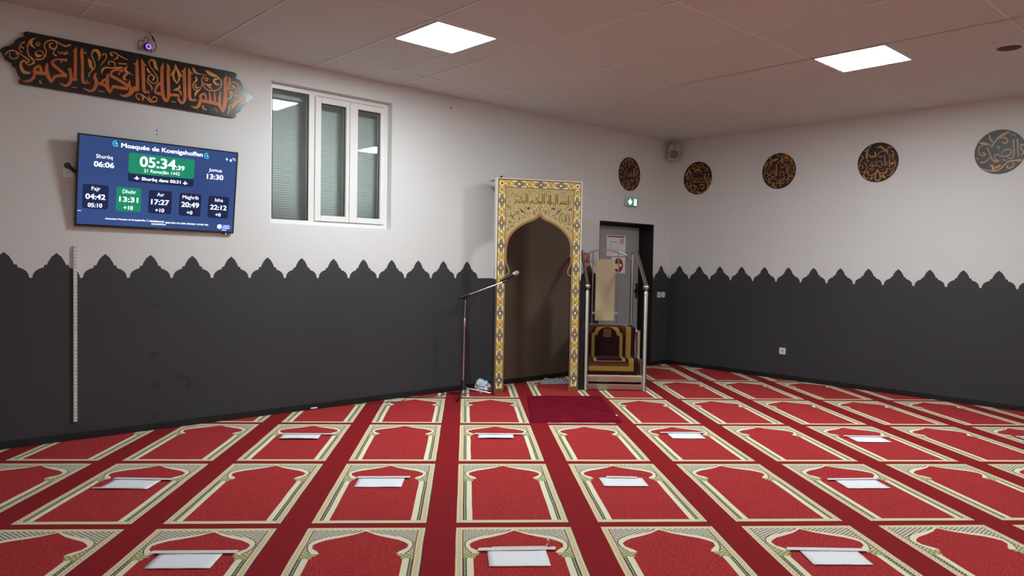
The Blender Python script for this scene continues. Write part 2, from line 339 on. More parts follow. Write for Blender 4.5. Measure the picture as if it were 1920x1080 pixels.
BAN_O=[[-8944,26,-8988,71,-8739,314,-8765,378,-8436,406,-8422,484,-8146,284,-8118,345,-7851,114,-7814,186,-7587,-57,-7530,16,-7559,-150,-7504,-203,-7729,-209,-7720,-284],[-8725,193,-8672,204,-8722,-79,-8677,-34,-8489,-180,-8481,-102,-8223,-56,-8261,-1,-8155,190,-8219,160,-8269,295,-8321,203],[-7828,1254,-7777,1181,-8018,1037,-7970,995,-8135,769,-8072,768,-8102,498,-8053,537,-7958,389,-7924,446],[-8011,747,-7979,836,-7898,689,-7852,816],[-7060,1681,-7051,1659,-7423,1479,-7355,1392,-7625,1079,-7541,1064,-7650,601,-7574,627,-7541,215,-7465,283,-7328,-11,-7236,80,-7283,-149,-7172,-214,-7505,-359,-7505,-436,-7730,-260,-7773,-309,-7697,-119,-7751,-117],[-7444,1371,-7279,1383,-7466,1058,-7314,1168,-7188,873,-7149,927],[-7064,1183,-7104,1237,-6973,1292,-6972,1370,-6876,1243,-6812,1279,-6926,1151,-6909,1080,-7044,1190,-7069,1112],[-7084,669,-7031,659,-7166,423,-7062,492,-6968,243,-6926,480,-6719,408,-6726,471],[-7053,640,-7063,688,-6839,749,-6828,801,-6633,603,-6586,648,-6608,378,-6556,362,-6789,170,-6769,99,-7115,113,-7115,22],[-7113,29,-7118,106,-6712,144,-6735,213,-6468,439,-6526,467,-6406,802,-6473,780,-6518,1106,-6586,1084,-6464,1411,-6525,1455,-6203,1615,-6218,1702,-5879,1660,-5856,1739,-5482,1477,-5446,1567,-5177,1377,-5170,1524,-4863,1552,-4897,1673],[-5893,1679,-5842,1720,-5787,1451,-5718,1470,-5868,1205,-5811,1152,-6029,1131,-6052,1011,-6161,1241,-6262,1157,-6175,1372,-6247,1420,-6029,1463,-6050,1533],[-5776,1277,-5730,1248,-5952,973,-5901,953,-6022,697,-5946,744,-5838,575,-5786,673],[-5658,886,-5619,960,-5461,788,-5469,865,-5407,971,-5407,1037,-5291,822,-5291,902,-5168,1021,-5180,1083,-5062,1000,-4993,965,-5301,845,-5281,787],[-7869,-98,-7798,-181,-8087,-355,-7964,-385,-8087,-739,-7911,-633,-7891,-1084,-7781,-870,-7517,-1058,-7495,-901],[-3593,-529,-3663,-522,-3536,-259,-3598,-227,-3288,55,-3359,94,-3158,447,-3244,430,-3288,843,-3357,802,-3408,1145,-3481,1130,-3276,1449,-3369,1555,-3138,1446,-3017,1659,-2996,1208,-2790,1291,-2979,827,-2931,828],[-3713,794,-3662,841,-3669,575,-3464,701,-3621,246,-3390,376,-3439,22,-3330,104],[-2623,1275,-2669,1393,-2507,1402,-2474,1466,-2428,1212,-2366,1213,-2609,848,-2559,817,-2850,490,-2813,461],[-2181,1501,-2112,1576,-2075,1334,-1967,1450],[-2147,1580,-2147,1635,-1903,1624,-1887,1694,-1679,1538,-1605,1607,-1689,1321,-1594,1270,-1906,1129,-1883,1084],[-1655,1546,-1629,1599,-1338,1395,-1308,1463,-952,1263,-923,1331],[-2720,-156,-2757,-158,-2645,90,-2770,156,-2447,318,-2472,434,-2021,377,-2021,474,-1319,525,-1325,663],[-1800,503,-1863,491,-1798,870,-1864,815,-2078,973,-2089,889,-2307,846,-2236,804,-2290,639,-2191,679],[-1516,828,-1512,912,-971,899,-967,984],[-935,768,-895,732,-1183,527,-991,534,-1045,211,-899,397,-818,232,-782,317,-520,123,-502,158],[-810,263,-789,223,-1147,89,-1026,-20,-1252,-278,-1092,-182,-952,-361,-934,-326],[1424,825,1404,807,1301,1161,1104,1028,1176,1588,985,1444,901,1702,901,1576,658,1445,726,1434,726,1115,779,1154,1057,668,1108,711,1289,273,1360,304,1237,-85,1292,-125,974,-184,954,-261,696,2,634,-46,700,278,629,311,892,389,914,479,1012,220,1155,269,924,53,1004,11],[495,797,594,886,604,611,723,738,828,495,858,541,927,484,938,522],[587,219,623,222,547,-177,605,-152,716,-422,794,-351,859,-635,951,-593,858,-842,893,-841],[-16,-1630,-68,-1751,-189,-1598,-246,-1652,-243,-1391,-309,-1376,-101,-1291,-101,-1229,179,-1335,207,-1275,464,-1548,515,-1470,830,-1793,864,-1679,1228,-1689,1187,-1604,1334,-1428,1262,-1452,1155,-1242,1138,-1306,966,-1344,1028,-1443],[67,-1335,84,-1315,196,-1512,309,-1458,154,-1743,234,-1751],[673,-1225,721,-1217,656,-1507,739,-1443,889,-1604,925,-1532],[2702,1644,2739,1646,2611,1251,2732,1242,2451,939,2646,861,2346,710,2442,645],[2703,1635,2738,1654,2789,1176,2929,1259,2924,839,3109,1006,3161,708,3250,817],[2457,738,2641,804,2543,352,2681,436,2795,77,2867,142],[2892,826,3079,877,2944,472,3091,464,2793,126,2869,93],[3019,17,3082,20,2958,-185,3082,-310,2543,-500,2562,-545],[2552,-542,2552,-503,2912,-511,2942,-406,3094,-659,3201,-573,3148,-849,3210,-829],[4080,1557,4171,1622,4110,1401,4270,1540,4345,1168,4424,1319,4834,1169,4845,1223,5230,1182,5236,1223],[5169,1554,5228,1636,5353,1301,5507,1578,5775,1181,5884,1445,6132,1191,6196,1289,6418,931,6519,987,6427,496,6515,477,6153,165,6186,97,5639,13,5632,-68,5196,95,5148,24,4944,434,4872,391,4880,798,4803,799,5063,1085,5010,1115],[5124,874,5082,950,5223,956,5245,1050,5320,885,5413,902,5229,782,5241,691,5131,855,5076,771],[6227,1123,6237,1045,5914,1072,6015,932,5773,727,5957,839,6144,501,6191,635,6410,652,6395,701],[4310,889,4398,927,4325,660,4514,652,4207,459,4310,399,4086,207,4175,211,4165,-138,4228,-81,4455,-230,4455,-164,4777,-35,4717,7,4875,330,4812,338],[4638,131,4659,72,4481,81,4428,-78,4344,180,4240,162,4470,273,4436,324],[4926,526,4955,576,5218,337,5255,471,5600,381,5600,555],[5285,318,5321,380,5454,178,5549,322,5684,94,5718,141],[4698,-68,4731,-104,4312,-361,4470,-451,4271,-749,4320,-756],[7079,1317,7148,1375,7190,1160,7314,1175,7048,794,7116,800,7157,443,7217,508,7474,403,7451,507,7577,627,7485,580,7408,681,7377,614],[7135,770,7098,836,7460,987,7459,1082,7839,900,7913,975,7958,455,8079,510],[7152,474,7084,454,7110,714,7055,745,7310,738,7336,805,7703,545,7775,598,7645,245,7698,191,7343,199,7310,119,7074,412,7026,356],[7228,113,7286,181,7512,-132,7557,-25,8015,-122,8028,-11,8408,-88,8477,27,8483,-313,8617,-335,8323,-384,8286,-551,8137,-244,8049,-346],[7190,60,7257,87,7262,-312,7396,-323,7058,-445,7120,-542],[8544,-346,8557,-440,8018,-465,8031,-628,7537,-577,7538,-673],[7734,-598,7897,-700,7457,-987,7623,-1084,7357,-1238,7449,-1285],[7521,-804,7557,-857,7148,-1068,7242,-1110,7116,-1501,7210,-1505,7030,-1784,7094,-1798]]
BAN_OUT=[(-0.9293,0.0342),(-0.8964,0.0651),(-0.8643,0.0783),(-0.8632,0.0912),(-0.8481,0.0932),(-0.8373,0.1191),(-0.8156,0.143),(-0.7829,0.1585),(-0.7757,0.1665),(-0.7855,0.1752),(-0.78,0.1925),(-0.7663,0.2007),(0.7523,0.1899),(0.7745,0.1858),(0.7851,0.1686),(0.7734,0.1425),(0.8083,0.1318),(0.8352,0.0953),(0.8438,0.0658),(0.8722,0.0548),(0.9332,-0.0057),(0.88,-0.056),(0.8517,-0.073),(0.8554,-0.0862),(0.8308,-0.1052),(0.8204,-0.1344),(0.7891,-0.1584),(0.7717,-0.1679),(0.7787,-0.182),(0.7719,-0.1981),(0.7546,-0.2061),(-0.8003,-0.1877),(-0.8128,-0.1802),(-0.8155,-0.1647),(-0.8002,-0.1471),(-0.8191,-0.1236),(-0.8325,-0.0813),(-0.8406,-0.0732),(-0.8541,-0.0694),(-0.8594,-0.0469),(-0.8967,-0.0301)]
DISC=[([[-792,721,-649,742,-644,-317,-485,-236,398,-285,402,-163,860,-197,670,-183,887,815,692,800],[121,-260,-46,-255,273,311,123,347,313,184,457,205,204,-117,346,-126],[-1248,177,-1111,212,-1121,-97,-979,-93,-1354,-487,-1193,-501,-1381,-801,-1264,-800],[861,852,1032,870,930,-366,1101,-349],[-145,-232,-264,-253,-216,65,-335,44]],[[-1443,1557,-1491,1638,-1161,1672,-1068,1750,-994,1348,-851,1359,-1149,1005,-1145,900,-1505,1299,-1644,1271,-1318,1649,-1385,1722,-902,1542,-841,1630],[-818,1685,-935,1788,-346,1891,-465,2062,212,2068,175,2168],[-427,1623,-239,1664,-236,996,-23,1042],[31,1724,-101,1778,219,1935,297,2087,551,1656,720,1685,388,1345,423,1260,151,1569,35,1504],[800,1240,864,1377,1107,1226,1296,1314,1281,812,1401,836],[1393,1083,1392,1113,1555,1038,1549,1191,1700,1114,1699,1145],[-2137,486,-2257,604,-1830,654,-1753,819,-1555,431,-1417,501],[-2025,56,-2101,85,-1913,176,-1916,250,-1804,96,-1687,107,-1907,-4,-1905,-79,-2026,93,-2100,49],[-2278,-474,-2165,-390,-2023,-633,-1941,-486,-1627,-579,-1631,-474],[1464,703,1598,675,1165,276,1311,278,1379,-217,1376,-125,1813,317,1647,332,1829,642,1607,620],[1832,-97,2033,-140,1571,-517,1705,-546],[-1839,-1261,-1842,-1186,-1103,-1200,-1159,-1121,-640,-865,-690,-768,-361,-965,-240,-906,-113,-1386,27,-1353,1,-1907,192,-1874],[-651,-1105,-538,-1122,-834,-1444,-692,-1419,-437,-1675,-475,-1590,-207,-1326,-366,-1302],[-1579,-1448,-1378,-1388,-1349,-1886,-1103,-1813],[-655,-2066,-714,-1845,-240,-1979,-292,-1787],[393,-1026,224,-1041,380,-754,214,-705,524,-746,677,-658,590,-993,755,-1010,398,-1061,466,-1137],[1279,-592,1505,-515,1528,-957,1777,-872],[413,-2194,287,-2157,806,-1775,595,-1753,747,-1378,626,-1388],[710,-1953,581,-1891,1240,-1517,1121,-1471,1550,-1183,1402,-1139]]),([[-912,459,-764,458,-778,-538,-655,-454,164,-629,155,-487,1089,-628,958,-532,1199,450,1055,475],[-273,-522,-420,-522,-337,-74,-476,-18,-182,-56,-81,2,-176,-377,-66,-385],[312,-485,185,-487,251,-116,131,-64,498,-11,514,96,724,-195,848,-230,410,-217,439,-311],[1245,452,1407,442,1318,-796,1462,-804],[-249,688,-243,766,257,609,263,686],[-1243,-268,-1133,-262,-1144,-774,-1014,-799,-1313,-1032,-1293,-1143,-1756,-785,-1803,-850]],[[-839,1392,-986,1430,-781,1758,-882,1838,-393,1873,-354,1957,51,1374,149,1434,341,1043,427,1092],[-682,1261,-767,1372,-409,1395,-494,1507],[347,1389,220,1389,275,1758,177,1811,624,1890,637,1997,894,1641,1019,1644,718,1412,760,1288,500,1607,420,1530],[-472,791,-578,865,-202,990,-313,1251,347,962,424,1095,617,628,721,680],[1103,1265,1100,1374,1423,1240,1500,1337,1541,1010,1760,917,1267,1000,1320,830],[1638,451,1691,544,1767,401,1925,411,1724,36,1813,14],[-1810,477,-2018,608,-1266,1151,-1478,1273,-1284,1354,-1376,1380],[-1433,1106,-1306,1160,-1180,670,-975,759],[-1837,128,-1967,160,-1779,487,-1861,583,-1635,350,-1431,359,-1771,-4,-1647,-54],[-1884,-142,-1906,-47,-1285,-98,-1383,-15,-1154,480,-1266,496,-1213,888,-1325,887],[-1748,-485,-1642,-527,-1924,-904,-1819,-878,-1375,-1207,-1413,-1114,-971,-727,-1099,-694,-1133,-295,-1240,-314],[-1735,-725,-1739,-598,-1500,-734,-1504,-622],[-933,-1655,-1079,-1666,-1035,-1212,-1192,-1146,-678,-1016,-636,-851,-403,-1383,-237,-1394,-680,-1781,-579,-1902,-775,-1636,-865,-1708],[-1069,-1670,-943,-1651,-973,-2029,-834,-1936,-559,-2218,-496,-2108],[-270,-2004,-245,-1882,175,-2162,234,-1937,825,-2318,870,-2171],[486,-1130,410,-964,798,-1039,819,-870,1051,-1175,1212,-1167,858,-1463,976,-1630,569,-1378,533,-1512],[-322,-1107,-245,-1046,38,-1439,149,-1392,153,-1819,242,-1809],[1658,-520,1553,-490,1717,-242,1655,-160,2092,-260,2173,-208,1961,-562,2150,-668,1751,-696,1833,-805],[1807,-893,1965,-931,1729,-1275,1888,-1313],[1554,-579,1662,-587,1574,-1505,1699,-1526,1426,-1849,1511,-1937,1007,-1896,1031,-1989],[-1651,-1436,-1686,-1326,-1281,-1373,-1311,-1279]]),([[-1199,181,-1121,179,-1191,-237,-1049,-231,-1088,-636,-963,-565,-736,-817,-754,-683,-415,-621,-537,-562,-398,-130,-528,-136,-593,244,-626,128,-904,22,-798,-19,-786,-305,-734,-220,-448,-286,-471,-184],[-401,855,-226,844,-313,-555,-149,-564],[63,5,145,45,201,-250,349,-236,170,-514,290,-574,25,-715,67,-752],[478,-27,598,6,558,-234,691,-207,652,-510,778,-552,460,-748,501,-785],[682,-331,679,-219,1139,-344,1028,-271,1114,247,964,256,1091,802,952,814],[1220,792,1358,777,1227,-469,1377,-483],[-815,602,-817,674,-512,576,-515,648],[39,707,39,727,112,655,108,767,181,694,180,715]],[[-317,2239,-157,2248,-215,1884,-131,1980,272,1798,255,1880,806,1944,789,2035,1312,1855,1356,1918,1689,1336,1755,1360,1863,774,1933,786],[446,1837,515,1799,183,1363,268,1307,-70,1116,-3,992,-166,1223,-241,1119],[751,1381,666,1402,792,1651,714,1730,1109,1700,1142,1812,1229,1494,1357,1482,1118,1236,1168,1164,820,1265,822,1194],[825,1540,899,1720,1087,1391,1179,1616],[504,1625,577,1595,335,1339,550,1292,402,863,511,853],[468,1298,524,1322,738,826,822,833,640,466,730,400,427,429,409,280,363,548,248,484],[1489,1301,1586,1329,1563,1048,1741,1058,1596,811,1670,797],[1624,479,1555,533,1752,653,1733,734,2077,539,2154,582,2033,250,2115,178,1846,281,1773,191,1908,363,1807,403],[1506,463,1570,458,1522,48,1580,67,1911,-394,1958,-358],[2001,15,2159,11,2067,-389,2172,-391],[-1236,1722,-1015,1711,-1137,1202,-1026,1197],[-182,1600,-138,1447,-673,1606,-517,1318,-973,1275,-861,1197,-1162,765,-1083,718,-1476,389,-1409,327,-1968,6,-1898,-35,-2012,-531,-1934,-525,-1760,-1035,-1709,-986,-1274,-1187,-1295,-1105,-948,-954,-973,-873,-481,-1037,-446,-965,-39,-1416,10,-1366],[-1875,378,-2017,422,-1764,782,-1929,827,-1754,1129,-1849,1194,-1524,1198,-1527,1281,-1224,1086,-1154,1127,-1280,866,-1193,842],[-1672,1031,-1590,1055,-1588,753,-1435,797],[-1863,-210,-1881,-138,-1621,-204,-1566,-86,-1446,-422,-1280,-418,-1578,-573,-1469,-655],[-1455,-872,-1356,-785,-1272,-1029,-1196,-962],[-1471,-1406,-1472,-1375,-1329,-1514,-1336,-1287,-1193,-1425,-1194,-1394],[-1102,-1162,-1024,-1162,-1063,-1492,-988,-1454,-713,-1787,-718,-1612,-464,-1512,-650,-1499,-724,-1443,-720,-1546],[-895,-1905,-858,-1780,-350,-2129,-293,-1937],[-222,-1716,-334,-1641,-162,-1599,-184,-1466,140,-1709,174,-1605],[199,-1614,112,-1599,252,-1175,138,-1128,312,-1079,398,-1044,313,-1459,421,-1478,211,-1954,339,-1987],[363,-1620,378,-1521,719,-1698,674,-1590,842,-1472,754,-1425],[715,-1433,665,-1448,615,-1196,533,-1162,946,-956,829,-840],[684,-1217,680,-1156,1328,-1244,1322,-1173,1819,-1246,1786,-1191,2035,-885,1971,-880,1796,-533,1768,-595,1371,-557,1452,-614,1255,-1167,1393,-1200,1186,-1669,1281,-1693],[1528,-896,1521,-695,1793,-916,1787,-715]]),([[1226,836,1357,823,1280,-648,1400,-658],[710,770,841,762,764,-40,894,-36,925,-495,979,-402,1158,-238,1059,-230,937,-2,940,-94,744,-165,816,-244],[948,-340,952,-443,486,-298,535,-407,341,-562,366,-689,20,-339,8,-452,-887,-282,-879,-410],[-327,104,-236,137,-146,-315,-55,-282],[-112,53,-115,157,410,5,474,104,422,-349,543,-351],[-839,-378,-927,-315,-614,29,-618,157,-607,-366,-483,-385,-679,-715,-610,-829,-972,-579,-1001,-676],[-1196,233,-1254,296,-1114,324,-1117,417,-1043,248,-953,240,-1109,184,-1106,91,-1198,291,-1252,238],[-1578,2,-1461,115,-1279,-270,-1171,-247,-1320,-742,-1210,-815,-1660,-997,-1651,-1079,-2038,-752,-2093,-789,-2094,-379,-2178,-330,-1801,-260,-1793,-157,-1680,-452,-1554,-463,-1819,-508,-1752,-611],[-450,-761,-389,-820,-635,-981,-582,-1031]],[[-1884,855,-1781,953,-1722,735,-1588,689,-2024,243,-1941,191,-2200,-278,-2134,-309],[-1553,1420,-1577,1501,-1133,1487,-1206,1586,-763,1994,-818,2042],[-1227,1620,-1060,1564,-1389,995,-1140,936,-1331,565,-1172,550],[-1121,978,-1072,1036,-756,598,-739,769,-149,720,-346,897,-234,1222,-400,1215],[-96,1670,-124,1761,256,1679,295,1899,614,1372,727,1552,984,1153,1140,1235,1015,802,1081,791],[1108,1339,1005,1392,1191,1576,1122,1702,1417,1471,1444,1636],[1018,1123,1004,1047,504,1296,522,1204,45,1030,114,983,118,568,178,628,445,531,402,727],[1486,1096,1509,1203,1669,1050,1764,1091,1631,815,1711,770,1480,575,1553,586,1821,19,1894,59,1987,-309,2073,-323,1802,-721,1857,-782,1451,-856,1461,-924,966,-752,960,-831],[1695,707,1871,629,1683,526,1786,480],[1664,-441,1533,-114,1887,-243,1843,-134],[-42,-802,64,-851,-248,-1365,-105,-1409,-266,-1928,-109,-1883,108,-2232,89,-2081,447,-1920,287,-1857,364,-1407,229,-1442,61,-806,-38,-847],[7,-1019,63,-1098,-429,-1310,-372,-1429,-892,-1391,-916,-1501,-1009,-1148,-1157,-1136,-890,-1012,-948,-950],[17,-1098,54,-1019,481,-1387,492,-1262,1031,-1335,925,-1163,1130,-998,1027,-947],[-1465,-1042,-1388,-1070,-1600,-1468,-1456,-1445,-1258,-1889,-1204,-1767,-1009,-1774,-1063,-1679],[-1051,-934,-1013,-1010,-1399,-1082,-1336,-1156,-1648,-1405,-1522,-1499],[-698,-2016,-793,-1943,-442,-1762,-674,-1646,-577,-1604,-654,-1680],[527,-1729,685,-1512,753,-1917,911,-1701,919,-1938,970,-1868],[1522,-1076,1618,-1064,1561,-1326,1706,-1392,1343,-1651,1403,-1707],[1846,-852,1928,-887,1749,-1183,1832,-1219],[540,-939,539,-916,614,-1002,609,-865,683,-951,683,-928],[1126,-1615,1126,-1592,1199,-1677,1195,-1540,1263,-1625,1262,-1602],[-190,417,-191,440,-133,366,-137,481,-79,407,-80,430]]),([[-1165,449,-1031,504,-940,-82,-822,-36,-721,-686,-604,-615,-432,-1047,-379,-871,-50,-1076,-72,-848],[-1632,-1086,-1670,-891,-1219,-1008,-1282,-869,-782,-627,-846,-531],[-15,-929,-105,-1051,-318,-644,-413,-713,-373,-430,-476,-348,-108,-305,-160,-189],[-160,-291,-108,-202,161,-563,174,-442,771,-568,727,-437,1127,-235,1023,-161,1045,136,990,39,614,245,645,122,264,-28,333,-100,202,-325,268,-354],[1142,1081,1305,1063,1172,628,1305,619,1258,-376,1382,-405,1114,-752,1174,-888,765,-618,745,-725],[1485,1093,1646,1085,1662,-650,1756,-652],[320,-939,333,-829,614,-1023,626,-913],[995,1667,1027,1755,1385,1426,1416,1514],[-220,500,-200,608,-77,460,53,492,-148,279,-105,245]],[[-1767,978,-1773,1151,-1477,907,-1457,1155,-1030,811,-993,923,-725,571,-684,642],[-993,1826,-895,1831,-962,1392,-799,1453,-729,1068,-616,1162],[731,2017,796,1856,230,1855,344,1626,-235,1459,-144,1342,-612,915,-518,837,-733,511,-668,473],[-581,792,-645,855,-257,1254,-312,1342,207,1384,192,1498,559,1261,625,1362,644,990,756,935,461,888,465,752,293,1057,232,965],[-1219,877,-1200,785,-1737,816,-1683,725,-1969,343,-1877,321,-1816,-178,-1745,-106,-1416,-350,-1430,-234,-1209,-125,-1346,-143,-1451,74,-1514,-73],[-2044,-606,-2097,-544,-1987,-504,-1957,-435,-1885,-721,-1840,-699],[-1490,-1706,-1465,-1622,-1080,-1942,-1059,-1798,-464,-2056,-476,-1896,50,-1971,-11,-1835,434,-1589,360,-1490,847,-1189,789,-1064,1306,-1131,1285,-985,1924,-1182,1900,-936],[-797,-1434,-777,-1325,-670,-1532,-502,-1376,-592,-1841,-360,-1770],[-182,-1758,-286,-1552,149,-1550,55,-1365],[1218,-1284,1292,-1273,1270,-1530,1354,-1595,962,-1744,1010,-1885,853,-1688,729,-1797,846,-1522,720,-1511],[1850,515,1962,477,1819,210,1918,235,2020,-94,2114,-57,2052,-387,2151,-436,1916,-526,1968,-599],[1900,486,1908,617,2114,435,2122,566]])]
SP_T=[[8099,22068,8155,22073,8170,21050,8241,21049,8067,20938,8068,20886,7895,21070,7882,21005,7214,21076,7230,21012,7069,20851,7104,20830],[7958,21438,8014,21436,7930,21074,7987,21072],[7713,21396,7769,21393,7685,21065,7741,21062],[7510,21352,7552,21353,7509,21055,7565,21057],[7320,21048,7264,21045,7312,21265,7262,21289,7428,21256,7427,21309],[6857,22114,6913,22117,6871,21091,6941,21102,7042,21050,7051,21089],[6648,22106,6703,22107,6629,20992,6698,20986,6535,20910,6518,20859,6364,21104,6333,21045,6073,21123,6067,21070],[6023,22013,6079,22015,6038,20968,6107,20963,5962,20932,5907,20922,5905,22008,5850,22004],[5896,21116,5897,21063,5676,21095,5631,21064,5763,21256,5744,21305,5844,21141,5877,21166],[5259,22110,5314,22114,5294,21093,5362,21106,5477,21054,5485,21092],[5052,22102,5107,22104,5067,21061,5135,21054,4908,21035,4950,21002,4845,20791,4885,20782],[4863,21241,4917,21250,4902,21013,4956,21023],[4752,21559,4741,21508,4428,21610,4444,21561,4382,21406,4427,21437,4771,21091,4808,21131],[4859,21081,4860,21015,4302,21051,4317,21001,4214,20885,4206,20833,4118,21073,4089,21028,3832,21098,3826,21046],[3923,21068,3871,21082,3976,21251,3948,21295,4125,21190,4144,21239],[3729,21263,3784,21266,3729,21014,3794,20995,3579,20814,3611,20790],[3374,21996,3428,21999,3385,21049,3453,21062,3587,21011,3594,21049],[3169,22020,3223,22022,3182,21019,3249,21010,2994,20994,3029,20954,2895,20783,2932,20767],[2979,21264,3033,21268,2998,20973,3052,20977],[2871,21545,2859,21495,2583,21598,2601,21549,2539,21396,2585,21424,2888,21081,2926,21119],[2942,21069,2943,21004,2526,21044,2544,20996,2440,20880,2432,20828,2345,21067,2317,21022,2044,21094,2076,21038,1813,20776,1845,20754],[2121,21064,2067,21070,2141,21275,2106,21314,2249,21187,2272,21219],[2374,21272,2415,21275,2386,21013,2440,21017],[1352,20029,1389,20044,1488,19673,1535,19699,1654,19492,1714,19504,1551,19519,1547,19467,1295,19536,1290,19497],[2491,19744,2492,19698,2008,19728,2027,19680,1698,19455,1740,19414,1595,19323,1644,19345,1813,19184,1835,19239,1937,19201,1981,19231,1876,19127,1911,19106],[1946,19941,1945,19980,2220,19942,2211,19999,2457,20029,2447,20059],[2475,20025,2498,20001,2201,19795,2238,19757],[8313,20000,8355,19992,8205,19595,8269,19597,8320,19208,8382,19197,8093,19047,8123,19011],[8067,19993,8108,19982,7924,19589,7987,19583,7964,19196,8034,19186,7841,19072,7881,19036],[7786,19912,7828,19911,7754,19447,7810,19449,7795,19129,7854,19108,7628,19069,7602,19022,7457,19313,7411,19295,7414,19570,7372,19563],[7648,20118,7678,20091,7371,19851,7404,19809,7172,19775,7186,19738],[7293,20100,7331,20083,7159,19831,7197,19815]]
SP_V=[[1291,21362,1267,21352,1152,21676,1125,21671,1175,22184,1151,22196,1492,22290,1502,22314,1657,22019,1684,22020,1500,21667,1518,21647,1275,21692,1271,21666],[1657,22141,1680,22156,1972,21695,1988,21724,2526,21717,2517,21748,2867,21933,2847,21950,3130,22332,3113,22352,3453,22379,3470,22400,3698,21907,3722,21919],[2329,21851,2303,21855,2387,22171,2368,22188,2713,22246,2717,22272,2846,22129,2860,22143],[1821,21497,1810,21520,2054,21603,2046,21628,2525,21720,2518,21745],[3823,22045,3796,22050,3881,22300,3865,22321,4209,22314,4221,22338,4554,22007,4575,22024,4766,21691,4789,21705],[4721,21758,4694,21763,4846,22281,4824,22296,5175,22356,5181,22381,5446,22178,5470,22191,5559,21663,5586,21669],[5586,21665,5559,21667,5643,22187,5619,22198,5940,22356,5939,22383,6213,22207,6228,22229],[7030,22110,7018,22133,7408,22290,7403,22316,8173,22357,8181,22382,8449,22047,8483,22057,8500,21329,8534,21324,8200,20794,8222,20777,7718,20414,7735,20394],[7223,21599,7197,21607,7352,21995,7331,22012,7686,22138,7693,22163,7821,21894,7849,21892,7627,21666,7632,21640,7423,21817,7409,21801],[1140,20113,1127,20136,1537,20321,1530,20346,2072,20406,2072,20432,2402,20353,2421,20380,2748,19977,2768,20004,3307,19734,3308,19766,3855,19953,3845,19977],[3111,20070,3084,20066,3069,20386,3045,20397,3367,20554,3353,20577],[4449,20625,4460,20656,4719,20541,4744,20564,4824,20262,4858,20264,4734,19874,4757,19860,4398,19603,4415,19584],[5206,20685,5219,20654,4925,20571,4951,20550,4824,20263,4858,20263,4906,19866,4929,19881,5365,19487,5383,19506],[5692,20289,5717,20301,5910,19831,5933,19856,6413,19681,6410,19713,6905,19931,6885,19958,7385,20343,7368,20372,7869,20429,7864,20455],[6769,19935,6743,19944,6935,20344,6908,20337,6606,20605,6599,20579,6184,20523,6189,20497],[1156,19997,1183,19996,1129,19607,1156,19609,1206,19153,1230,19164,1557,18770,1568,18794,2175,18757,2167,18782,2516,19066,2492,19078,2578,19462,2551,19466],[8568,19939,8597,19940,8582,19347,8609,19339,8175,18877,8189,18854,7555,18792,7546,18767,7134,19167,7109,19156,7196,19624,7168,19627]]
SP_R=[[1044,20796,1063,20803,1109,20461,1211,20565,1529,20357,1537,20375],[2539,20366,2555,20378,2781,20008,2869,20108,3164,19867,3174,19884],[3299,20326,3294,20345,3631,20297,3505,20525,3710,20539,3695,20553],[3163,20456,3152,20464,3220,20485,3162,20524,3249,20533,3199,20566,3263,20590,3252,20598],[4181,20238,4195,20239,4142,20019,4243,20023,4153,19802,4240,19805,4194,19586,4208,19587],[5490,20287,5504,20288,5461,20087,5563,20096,5484,19891,5571,19899,5536,19698,5550,19700],[6122,20367,6117,20386,6453,20357,6478,20553,6601,20322,6615,20336],[6837,19806,6819,19815,7086,20108,6975,20186,7381,20483,7366,20496],[8010,20371,8007,20391,8543,20398,8458,20534,8645,20732,8626,20740],[1223,18829,1225,18842,1328,18771,1346,18864,1442,18759,1457,18840,1561,18775,1563,18788],[1445,18189,1431,18202,1657,18363,1616,18429,1908,18460,1903,18478],[1045,17916,1033,17932,1265,18000,1212,18119,1373,18054,1373,18073],[6413,19526,6418,19539,6514,19447,6550,19538,6634,19414,6665,19492,6764,19407,6769,19419],[7127,19227,7113,19228,7167,19289,7094,19298,7172,19356,7110,19364,7158,19425,7144,19427],[8186,18760,8183,18773,8311,18752,8292,18833,8427,18783,8410,18853,8537,18838,8534,18851],[7978,18390,7984,18402,8101,18290,8145,18379,8246,18235,8284,18310,8405,18204,8411,18217],[8417,17936,8410,17955,8585,17979,8663,18057,8548,17820,8568,17814],[1310,21162,1322,21167,1294,21092,1385,21131,1324,21042,1402,21076,1380,21003,1393,21009],[2037,21967,2049,21975,2054,21884,2124,21932,2106,21825,2166,21866,2176,21779,2187,21787],[2423,19393,2437,19396,2420,19299,2489,19318,2449,19215,2508,19231,2496,19135,2509,19139],[2837,19532,2833,19544,2914,19530,2891,19594,2980,19559,2960,19614,3040,19604,3035,19617]]
SP_G=[[1323,20610,1329,20622,1373,20543,1415,20630,1444,20520,1480,20594,1527,20521,1533,20533],[2777,19268,2767,19285,3054,19386,3029,19445,3213,19445,3209,19463],[1433,21875,1442,21885,1459,21814,1508,21864,1508,21776,1550,21819,1570,21752,1579,21761],[6693,19405,6700,19416,6748,19340,6787,19399,6821,19302,6855,19353,6905,19281,6913,19292],[1642,18260,1636,18272,1741,18288,1715,18336,1829,18338,1806,18379,1910,18398,1904,18410],[7082,19550,7075,19561,7185,19561,7133,19644,7262,19614,7217,19684,7324,19690,7317,19702],[4453,20380,4467,20378,4404,20275,4475,20264,4388,20165,4449,20155,4391,20051,4404,20049],[5211,20406,5224,20409,5214,20293,5271,20306,5244,20186,5292,20197,5286,20082,5300,20085],[6015,20170,6023,20181,6035,20126,6074,20184,6073,20109,6106,20160,6121,20108,6128,20119]]
